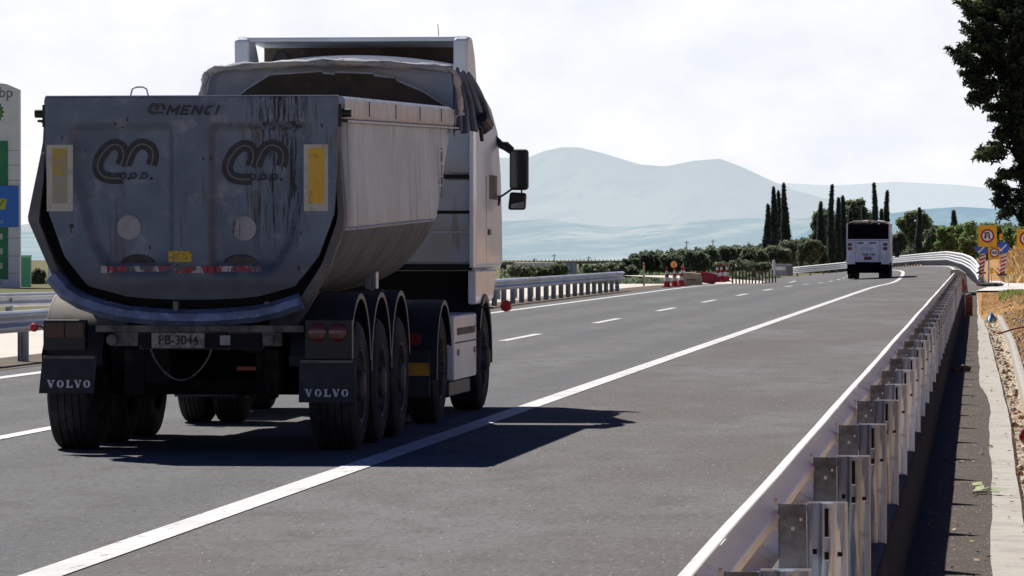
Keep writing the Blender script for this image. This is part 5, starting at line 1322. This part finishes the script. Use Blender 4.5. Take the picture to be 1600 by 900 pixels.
# the branches that stick out in the photograph
def br(px0, py0, px1, py1, rad=.20, dens=1300):
    p = at(px0, py0, TYn); q = at(px1, py1, TYn); p = p-Vector((bt.x, TYn, gzn)); q = q-Vector((bt.x, TYn, gzn)); d = q-p
    for j in range(5):
        o_ = p+Vector((rs.normal()*.06, rs.normal()*.25, rs.normal()*.06)); spray(o_, d+Vector((rs.normal()*.05, rs.normal()*.1, rs.normal()*.06)), d.length*rs.uniform(.7,1.0), dens/5, rad)
    b.tube([p, p.lerp(q, .5)-Vector((0,0,.02)), q], [.02,.013,.005], 5)
for a_ in ((1560,30,1488,6), (1555,50,1500,14), (1548,70,1505,42), (1550,90,1512,60), (1545,110,1474,82), (1540,110,1490,92), (1530,115,1498,118), (1530,120,1500,74), (1550,140,1512,165), (1545,130,1505,130), (1545,150,1515,152), (1550,75,1500,75), (1560,100,1520,100), (1565,240,1518,245), (1570,235,1528,238), (1575,300,1540,287), (1580,310,1545,312), (1585,330,1560,340), (1560,10,1520,-8), (1580,180,1545,190), (1580,210,1548,215), (1575,165,1538,172), (1590,270,1555,275), (1560,55,1520,35), (1560,80,1530,85), (1555,130,1528,140)):
    br(*a_)
tr_ = b.build('trunk', M_BARK, e)
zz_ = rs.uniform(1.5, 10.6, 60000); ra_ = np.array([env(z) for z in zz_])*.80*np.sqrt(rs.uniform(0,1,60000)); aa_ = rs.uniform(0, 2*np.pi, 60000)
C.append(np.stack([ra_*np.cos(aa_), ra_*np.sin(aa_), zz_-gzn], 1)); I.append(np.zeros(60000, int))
C = np.concatenate(C); I = np.concatenate(I)
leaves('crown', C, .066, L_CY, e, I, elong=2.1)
print('near cypress leaves', len(C))

# dry grass on the banks and a green tuft
def grass(name, n, region, mats, hmin, hmax, label, cat, wd=.012):
    V = []; Fc = []; mi = []
    for _ in range(n):
        x, y, h = region(); z = ground_z(x, y)
        hh = random.uniform(hmin, hmax)*h; a = random.uniform(0, 6.3); lx, ly = random.gauss(0,.35)*hh, random.gauss(0,.35)*hh
        w = wd*random.uniform(.6,1.5); c, s = math.cos(a)*w, math.sin(a)*w; o0 = len(V)
        V += [(x-c, y-s, z-.02), (x+c, y+s, z-.02), (x+lx*.4+c*.6, y+ly*.4+s*.6, z+hh*.6), (x+lx, y+ly, z+hh)]
        Fc.append((o0, o0+1, o0+2, o0+3)); mi.append(random.randrange(len(mats)))
    o = raw(name, V, Fc, mats, mi=mi); o['kind'] = 'stuff'; tag(o, label, cat); return o
DG = [leafmat('straw_gold', (.62,.42,.19), (.58,.38,.15)), leafmat('straw_pale', (.75,.62,.38), (.7,.56,.32)), leafmat('straw_brown', (.40,.24,.11), (.34,.2,.09))]
GG = [leafmat('blade_green', (.20,.32,.08), (.24,.36,.10)), leafmat('blade_yellow', (.46,.48,.16), (.5,.5,.2)), leafmat('blade_dark', (.12,.20,.06), (.14,.22,.07))]
def reg_near():
    y = 34+random.random()**1.1*146; x = (kerb_l(y)+.17 if y < 137 else -.15)+random.random()**1.4*2.4
    cl_ = .4+.6*(math.sin(x*5+y*.7)*math.sin(y*.33+x) > -.1)
    return x, y, cl_*max(.3, min(1, .35+(x-.6)*.6))
grass('dry_grass', 42000, reg_near, DG, .04, .20, 'sparse dry golden grass on the bank beside the drain kerb', 'dry grass', .010)
grass('tall_dry_grass', 34000, lambda: (lambda x: (x, random.uniform(232, 345), 1))(random.uniform(.9, 14)), DG, .2, .6, 'tall straw coloured grass on the slope behind the road signs', 'dry grass', .035)
V = []; Fc = []; mi = []
for _ in range(2600):
    y = 30+random.random()**1.3*125; x = kerb_l(y)+.15+random.random()**1.3*1.6
    if random.random() < .12: x = random.uniform(conc_r(y)+.04, kerb_l(y)-.02)
    s_ = random.uniform(.01, .035)*(1+random.random()); c = Vector((x, y, (ground_z(x, y) if x > kerb_l(y) else -.46)+s_*.2)); o0 = len(V)
    q_ = [Vector((random.uniform(.6,1.2)*s_*math.cos(a), random.uniform(.6,1.2)*s_*math.sin(a), 0)) for a in (0,1.3,2.5,3.8,5.0)]
    V += [c+v for v in q_]+[c+v*.6+Vector((0,0,s_*random.uniform(.5,.9))) for v in q_]
    for i in range(5): Fc.append((o0+i, o0+(i+1) % 5, o0+5+(i+1) % 5, o0+5+i))
    Fc.append((o0+5, o0+6, o0+7, o0+8)); mi += [_ % 3]*6
rb = raw('rubble', V, Fc, [mat('stone_pale', (.55,.49,.42), .9), mat('stone_orange', (.42,.24,.12), .9), mat('stone_brown', (.22,.13,.08), .9)], mi=mi); rb['kind'] = 'stuff'; tag(rb, 'loose stones and clods scattered over the dry bank', 'rubble')
grass('green_grass', 5000, lambda: (random.uniform(.45, 3.2)+(0 if random.random() < .8 else .3), random.uniform(150, 176), 1), GG, .05, .17, 'green weeds along the top of the bank below the signs', 'grass', .014)

# ------------------------------------------------------------------ things beyond the median
def van(px, py, Y, label):
    p = at(px, py, Y); e = empty('van', (p.x, Y, p.z), R(80), label, 'van', 'white vans beyond the median')
    b = MB(); b.prism([(-2.6,.35), (2.6,.35), (2.65,1.1), (2.0,1.35), (1.4,2.1), (1.2,2.2), (-2.6,2.2)], 'x', -1.0, 1.0); b.build('body', M_WHT, e, bevel=.08)
    b = MB(); b.prism([(1.98,1.37), (1.5,2.02), (1.2,2.02), (1.2,1.35)], 'x', -1.005, 1.005); b.build('side_window', M_GLASS, e)
    for y in (-1.7, 1.6):
        for x in (-.9, .9):
            b = MB(); b.lathe([(-.1,0), (-.1,.34), (.1,.34), (.1,0)], 'x', (x,y,.34), 18); b.build('wheel', M_TYRE, e)
    return e
for i, (px, lab) in enumerate(((821,'left one of two white vans parked beyond the median'), (838,'right one of two white vans parked beyond the median'))): van(px, 436, 640, lab)
p = at(891, 432, 560)
e = empty('shed', (p.x, 560, p.z), R(12), 'pale blue shed with a dark seam beyond the median', 'shed')
b = MB(); b.box(-.66,-.03,-.9,.9,0,1.6); b.box(.03,.66,-.9,.9,0,1.6); b.build('wall', mat('shed_blue', (.42,.48,.62), .7, var=[(2, (.36,.42,.56), .4, .6)]), e); b = MB(); b.box(-.75,.75,-1,1,1.61,1.67); b.build('roof', M_BEAM, e); b = MB(); b.box(-.029,.029,-.85,.85,0,1.59); b.build('door', M_BEAM, e)
# low viaduct along the plain
e = empty('viaduct', at(700, 425, 900), 0, 'long low grey brown viaduct crossing the plain right of the truck', 'bridge')
O = e.location
b = MB(); a1, a2 = at(640, 411, 900), at(1010, 407, 960)
def lp_(q): return q-O
A = lp_(a1); B = lp_(a2); b.loft([[(A.x,A.y,A.z-.55), (A.x,A.y+8,A.z-.55), (A.x,A.y+8,A.z), (A.x,A.y,A.z)], [(B.x,B.y,B.z-.55), (B.x,B.y+8,B.z-.55), (B.x,B.y+8,B.z), (B.x,B.y,B.z)]]); b.build('deck', mat('viaduct_concrete', (.27,.25,.24), .9, var=[(.4, (.20,.19,.18), .4, .6)]), e, smooth=0)
for k_ in range(12):
    q = A.lerp(B, (k_+.5)/12); b = MB(); b.box(q.x-.35,q.x+.35,q.y+1,q.y+6,q.z-3.5,q.z-.552); b.build('pier', MATS['viaduct_concrete'], e)
b = MB()
for k_ in range(60):
    q = A.lerp(B, (k_+.5)/60); b.box(q.x-.06,q.x+.06,q.y-.05,q.y+.05,q.z+.002,q.z+.35)
b.build('parapet', MATS['viaduct_concrete'], e)
# hedge line under and beyond the viaduct
P = []; 
for _ in range(30000):
    y = 470+random.uniform(0,150); u_ = random.uniform(782, 1250); x = at(u_, 400, y).x
    if x > -26: continue
    zg = ground_z(x, y); P.append((x, y, zg+random.random()*(.5+1.1*abs(math.sin(x*.33+y*.1))*abs(math.sin(y*.05+x*.11)))))
o = leaves('scrub', P, .30, [L_OL[0], L_OL[1], L_PO[1]], None, np.random.randint(0,3,len(P))); o['kind'] = 'stuff'; tag(o, 'low scrub covering the plain beyond the median', 'scrub')
tops_ = [(960,418),(985,406),(1010,397),(1060,393),(1110,390),(1160,386),(1200,384),(1250,377),(1300,374),(1345,384),(1400,370),(1450,362),(1480,358),(1520,352),(1620,352),(1800,360)]
P = []; I = []
for _ in range(52000):
    px = random.uniform(975, 1760); Yw = random.uniform(800, 840); top_ = at(px, interp(tops_, px)+2.5*math.sin(px*.31)+2*math.sin(px*.83+1)+1.2*math.sin(px*1.9), Yw)
    zb_ = -2.7; u_ = random.random()**.8; P.append((top_.x, Yw, zb_+(top_.z-zb_)*u_)); I.append(min(2, max(0, int(.2+1.2*(.5+.5*math.sin(px*.5)*math.sin(u_*7+px*.2))+random.uniform(-.3,.9)))))
o = leaves('woodland', P, .55, L_OL, None, I); o['kind'] = 'stuff'; tag(o, 'distant belt of grey green woodland behind the olive row', 'woodland')
# power poles
for i, (px, pyt, pyb) in enumerate(((835,403,412), (866,397,412), (1073,376,398), (1114,374,392), (920,400,410))):
    p = at(px, pyb+6, 1150); q = at(px, pyt, 1150)
    e = empty('power_pole', (p.x, 1150, p.z), 0, ['faint power pole right of the truck mirror', 'second faint power pole standing above the viaduct', 'slim power pole above the olive row', 'thicker power pole above the right half of the olive row', 'short pole on the viaduct line beside the pale shed'][i], 'pole', 'faint power poles on the plain')
    h = q.z-p.z; b = MB(); b.tube([(0,0,0), (0,0,h)], [.16,.10], 6); b.build('pole', mat('pole_grey', (.22,.27,.30), .8), e); b = MB(); b.box(-.6,.6,-.05,.05,h-.5,h-.38); b.build('crossarm', MATS['pole_grey'], e)

# ------------------------------------------------------------------ hills
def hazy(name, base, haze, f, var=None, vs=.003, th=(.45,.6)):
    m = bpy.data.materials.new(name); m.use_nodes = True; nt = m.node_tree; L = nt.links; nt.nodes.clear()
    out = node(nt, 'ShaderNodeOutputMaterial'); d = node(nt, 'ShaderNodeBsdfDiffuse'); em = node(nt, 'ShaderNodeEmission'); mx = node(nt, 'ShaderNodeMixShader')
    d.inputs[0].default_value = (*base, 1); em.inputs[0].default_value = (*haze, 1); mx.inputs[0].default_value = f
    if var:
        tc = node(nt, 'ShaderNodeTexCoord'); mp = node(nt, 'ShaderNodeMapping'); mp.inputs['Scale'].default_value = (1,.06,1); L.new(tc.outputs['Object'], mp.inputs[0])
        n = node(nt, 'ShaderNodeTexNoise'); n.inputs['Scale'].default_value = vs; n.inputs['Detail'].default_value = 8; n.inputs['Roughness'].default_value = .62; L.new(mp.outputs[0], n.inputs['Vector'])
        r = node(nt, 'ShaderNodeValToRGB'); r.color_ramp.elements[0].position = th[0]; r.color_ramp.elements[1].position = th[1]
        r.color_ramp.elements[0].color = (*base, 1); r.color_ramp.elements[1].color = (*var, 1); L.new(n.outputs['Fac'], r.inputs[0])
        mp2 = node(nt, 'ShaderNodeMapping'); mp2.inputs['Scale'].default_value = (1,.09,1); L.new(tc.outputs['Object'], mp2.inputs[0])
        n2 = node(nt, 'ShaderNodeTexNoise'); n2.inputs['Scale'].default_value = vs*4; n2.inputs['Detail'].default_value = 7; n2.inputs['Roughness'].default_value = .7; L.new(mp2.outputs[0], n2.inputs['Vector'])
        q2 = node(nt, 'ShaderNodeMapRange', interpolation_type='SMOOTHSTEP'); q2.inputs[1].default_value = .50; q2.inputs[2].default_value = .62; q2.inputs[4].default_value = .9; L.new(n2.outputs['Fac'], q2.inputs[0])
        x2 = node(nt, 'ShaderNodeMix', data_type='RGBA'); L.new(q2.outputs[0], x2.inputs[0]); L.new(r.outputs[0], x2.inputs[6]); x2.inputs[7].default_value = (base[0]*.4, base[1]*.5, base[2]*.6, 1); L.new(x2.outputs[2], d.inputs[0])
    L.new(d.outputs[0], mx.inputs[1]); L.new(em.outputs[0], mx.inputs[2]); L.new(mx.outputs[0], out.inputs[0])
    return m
def hill(name, ridge, D0, D1, m, pyfoot, rough=.02, nd=26, step=8, expo=1.0):
    pxs = list(np.arange(ridge[0][0], ridge[-1][0]+1, step)); V = []; n = len(pxs)
    rs = np.random.RandomState(len(name)); ph = rs.uniform(0, 6, 12)
    for j in range(nd+1):
        t = j/nd; D = D0+(D1-D0)*t
        for px in pxs:
            top = at(px, interp(ridge, px), D1); foot = at(px, pyfoot, D0)
            nz_ = sum(math.sin(px*(.011*(q+1))+ph[q]+t*(5+3*q))/(q+1) for q in range(6))
            h = foot.z+(top.z-foot.z)*(t**expo)+nz_*rough*(top.z-foot.z)*math.sin(math.pi*min(1, t*1.0))
            p = at(px, 400, D); V.append((p.x, p.y, h))
    # back slope
    for px in pxs: p = at(px, 400, D1*1.25); V.append((p.x, p.y, -30))
    Fc = [(j*n+i, j*n+i+1, (j+1)*n+i+1, (j+1)*n+i) for j in range(nd+1) for i in range(n-1)]
    o = raw(name, V, Fc, m, smooth=True); o['kind'] = 'structure'; return o
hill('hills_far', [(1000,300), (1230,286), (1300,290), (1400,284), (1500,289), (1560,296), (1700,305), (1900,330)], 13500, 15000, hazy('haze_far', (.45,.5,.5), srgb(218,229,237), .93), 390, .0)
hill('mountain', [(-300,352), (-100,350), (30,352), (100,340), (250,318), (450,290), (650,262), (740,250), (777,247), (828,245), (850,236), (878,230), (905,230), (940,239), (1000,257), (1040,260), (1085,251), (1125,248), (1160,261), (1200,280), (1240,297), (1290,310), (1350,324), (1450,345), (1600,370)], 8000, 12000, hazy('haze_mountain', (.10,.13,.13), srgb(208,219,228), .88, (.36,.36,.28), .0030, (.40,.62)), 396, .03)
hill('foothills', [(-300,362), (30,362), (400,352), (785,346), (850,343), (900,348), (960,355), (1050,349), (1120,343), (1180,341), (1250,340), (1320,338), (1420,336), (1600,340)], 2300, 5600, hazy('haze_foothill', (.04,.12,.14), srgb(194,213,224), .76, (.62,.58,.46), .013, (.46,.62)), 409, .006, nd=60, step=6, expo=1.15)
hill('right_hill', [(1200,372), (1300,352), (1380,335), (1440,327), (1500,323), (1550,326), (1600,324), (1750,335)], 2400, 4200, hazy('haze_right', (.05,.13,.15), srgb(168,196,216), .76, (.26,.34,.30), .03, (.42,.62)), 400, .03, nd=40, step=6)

# ------------------------------------------------------------------ sky, sun, camera
w = bpy.data.worlds.new('World'); scn.world = w; w.use_nodes = True; nt = w.node_tree; L = nt.links
bg = nt.nodes['Background']
sun_dir = Vector((-.50, .77, 1.0)).normalized(); el = math.asin(sun_dir.z); az = math.atan2(sun_dir.x, sun_dir.y)
sky = node(nt, 'ShaderNodeTexSky', sky_type='NISHITA', sun_disc=False); sky.sun_elevation = el; sky.sun_rotation = az; sky.air_density = 1.0; sky.dust_density = .3; sky.ozone_density = 1.0
tc = node(nt, 'ShaderNodeTexCoord'); sx = node(nt, 'ShaderNodeSeparateXYZ'); L.new(tc.outputs['Generated'], sx.inputs[0])
mp = node(nt, 'ShaderNodeMapping'); mp.inputs['Scale'].default_value = (1,1,1.7); L.new(tc.outputs['Generated'], mp.inputs[0])
nz1 = node(nt, 'ShaderNodeTexNoise'); nz1.inputs['Scale'].default_value = 38; nz1.inputs['Detail'].default_value = 9; nz1.inputs['Roughness'].default_value = .58; L.new(mp.outputs[0], nz1.inputs['Vector'])
cr = node(nt, 'ShaderNodeValToRGB'); cr.color_ramp.elements[0].position = .36; cr.color_ramp.elements[1].position = .66
cr.color_ramp.elements[0].color = (8.8,9.1,9.8,1); cr.color_ramp.elements[1].color = (10.1,10.1,10.2,1); L.new(nz1.outputs['Fac'], cr.inputs[0])
hz = node(nt, 'ShaderNodeMapRange', interpolation_type='SMOOTHSTEP'); hz.inputs[1].default_value = .095; hz.inputs[2].default_value = .056; L.new(sx.outputs[2], hz.inputs[0])
# the haze bank belongs to the horizon only; overhead the sky is clear blue with thin cloud
nz2 = node(nt, 'ShaderNodeTexNoise'); nz2.inputs['Scale'].default_value = 3.0; nz2.inputs['Detail'].default_value = 7; L.new(mp.outputs[0], nz2.inputs['Vector'])
m2 = node(nt, 'ShaderNodeMapRange'); m2.inputs[1].default_value = .55; m2.inputs[2].default_value = .75; m2.inputs[3].default_value = 0; m2.inputs[4].default_value = .35; L.new(nz2.outputs['Fac'], m2.inputs[0])
dim = node(nt, 'ShaderNodeMix', data_type='RGBA', blend_type='MULTIPLY'); dim.inputs[0].default_value = 1; L.new(sky.outputs[0], dim.inputs[6]); dim.inputs[7].default_value = (.085,.14,.31,1)
mxa = node(nt, 'ShaderNodeMix', data_type='RGBA'); L.new(m2.outputs[0], mxa.inputs[0]); L.new(dim.outputs[2], mxa.inputs[6]); mxa.inputs[7].default_value = (.5,.8,1.5,1)
mxb = node(nt, 'ShaderNodeMix', data_type='RGBA'); L.new(hz.outputs[0], mxb.inputs[0]); L.new(mxa.outputs[2], mxb.inputs[6]); L.new(cr.outputs[0], mxb.inputs[7])
L.new(mxb.outputs[2], bg.inputs[0]); bg.inputs[1].default_value = .10
sl = bpy.data.lights.new('sun', 'SUN'); sl.energy = 5.6; sl.angle = R(.5); sl.color = (1,.965,.91)
so = bpy.data.objects.new('sun', sl); COL.objects.link(so); so.rotation_euler = (-sun_dir).to_track_quat('-Z', 'Y').to_euler()
cam = bpy.data.cameras.new('camera'); cam.sensor_width = 36; cam.lens = F/1600*36; cam.clip_start = .1; cam.clip_end = 40000
co = bpy.data.objects.new('camera', cam); COL.objects.link(co); co.location = (0,0,CAMZ); co.rotation_euler = (math.pi/2-PITCH, 0, TH); scn.camera = co
scn.view_settings.view_transform = 'Standard'; scn.view_settings.look = 'None'; scn.view_settings.exposure = 0
scn.cycles.max_bounces = 6
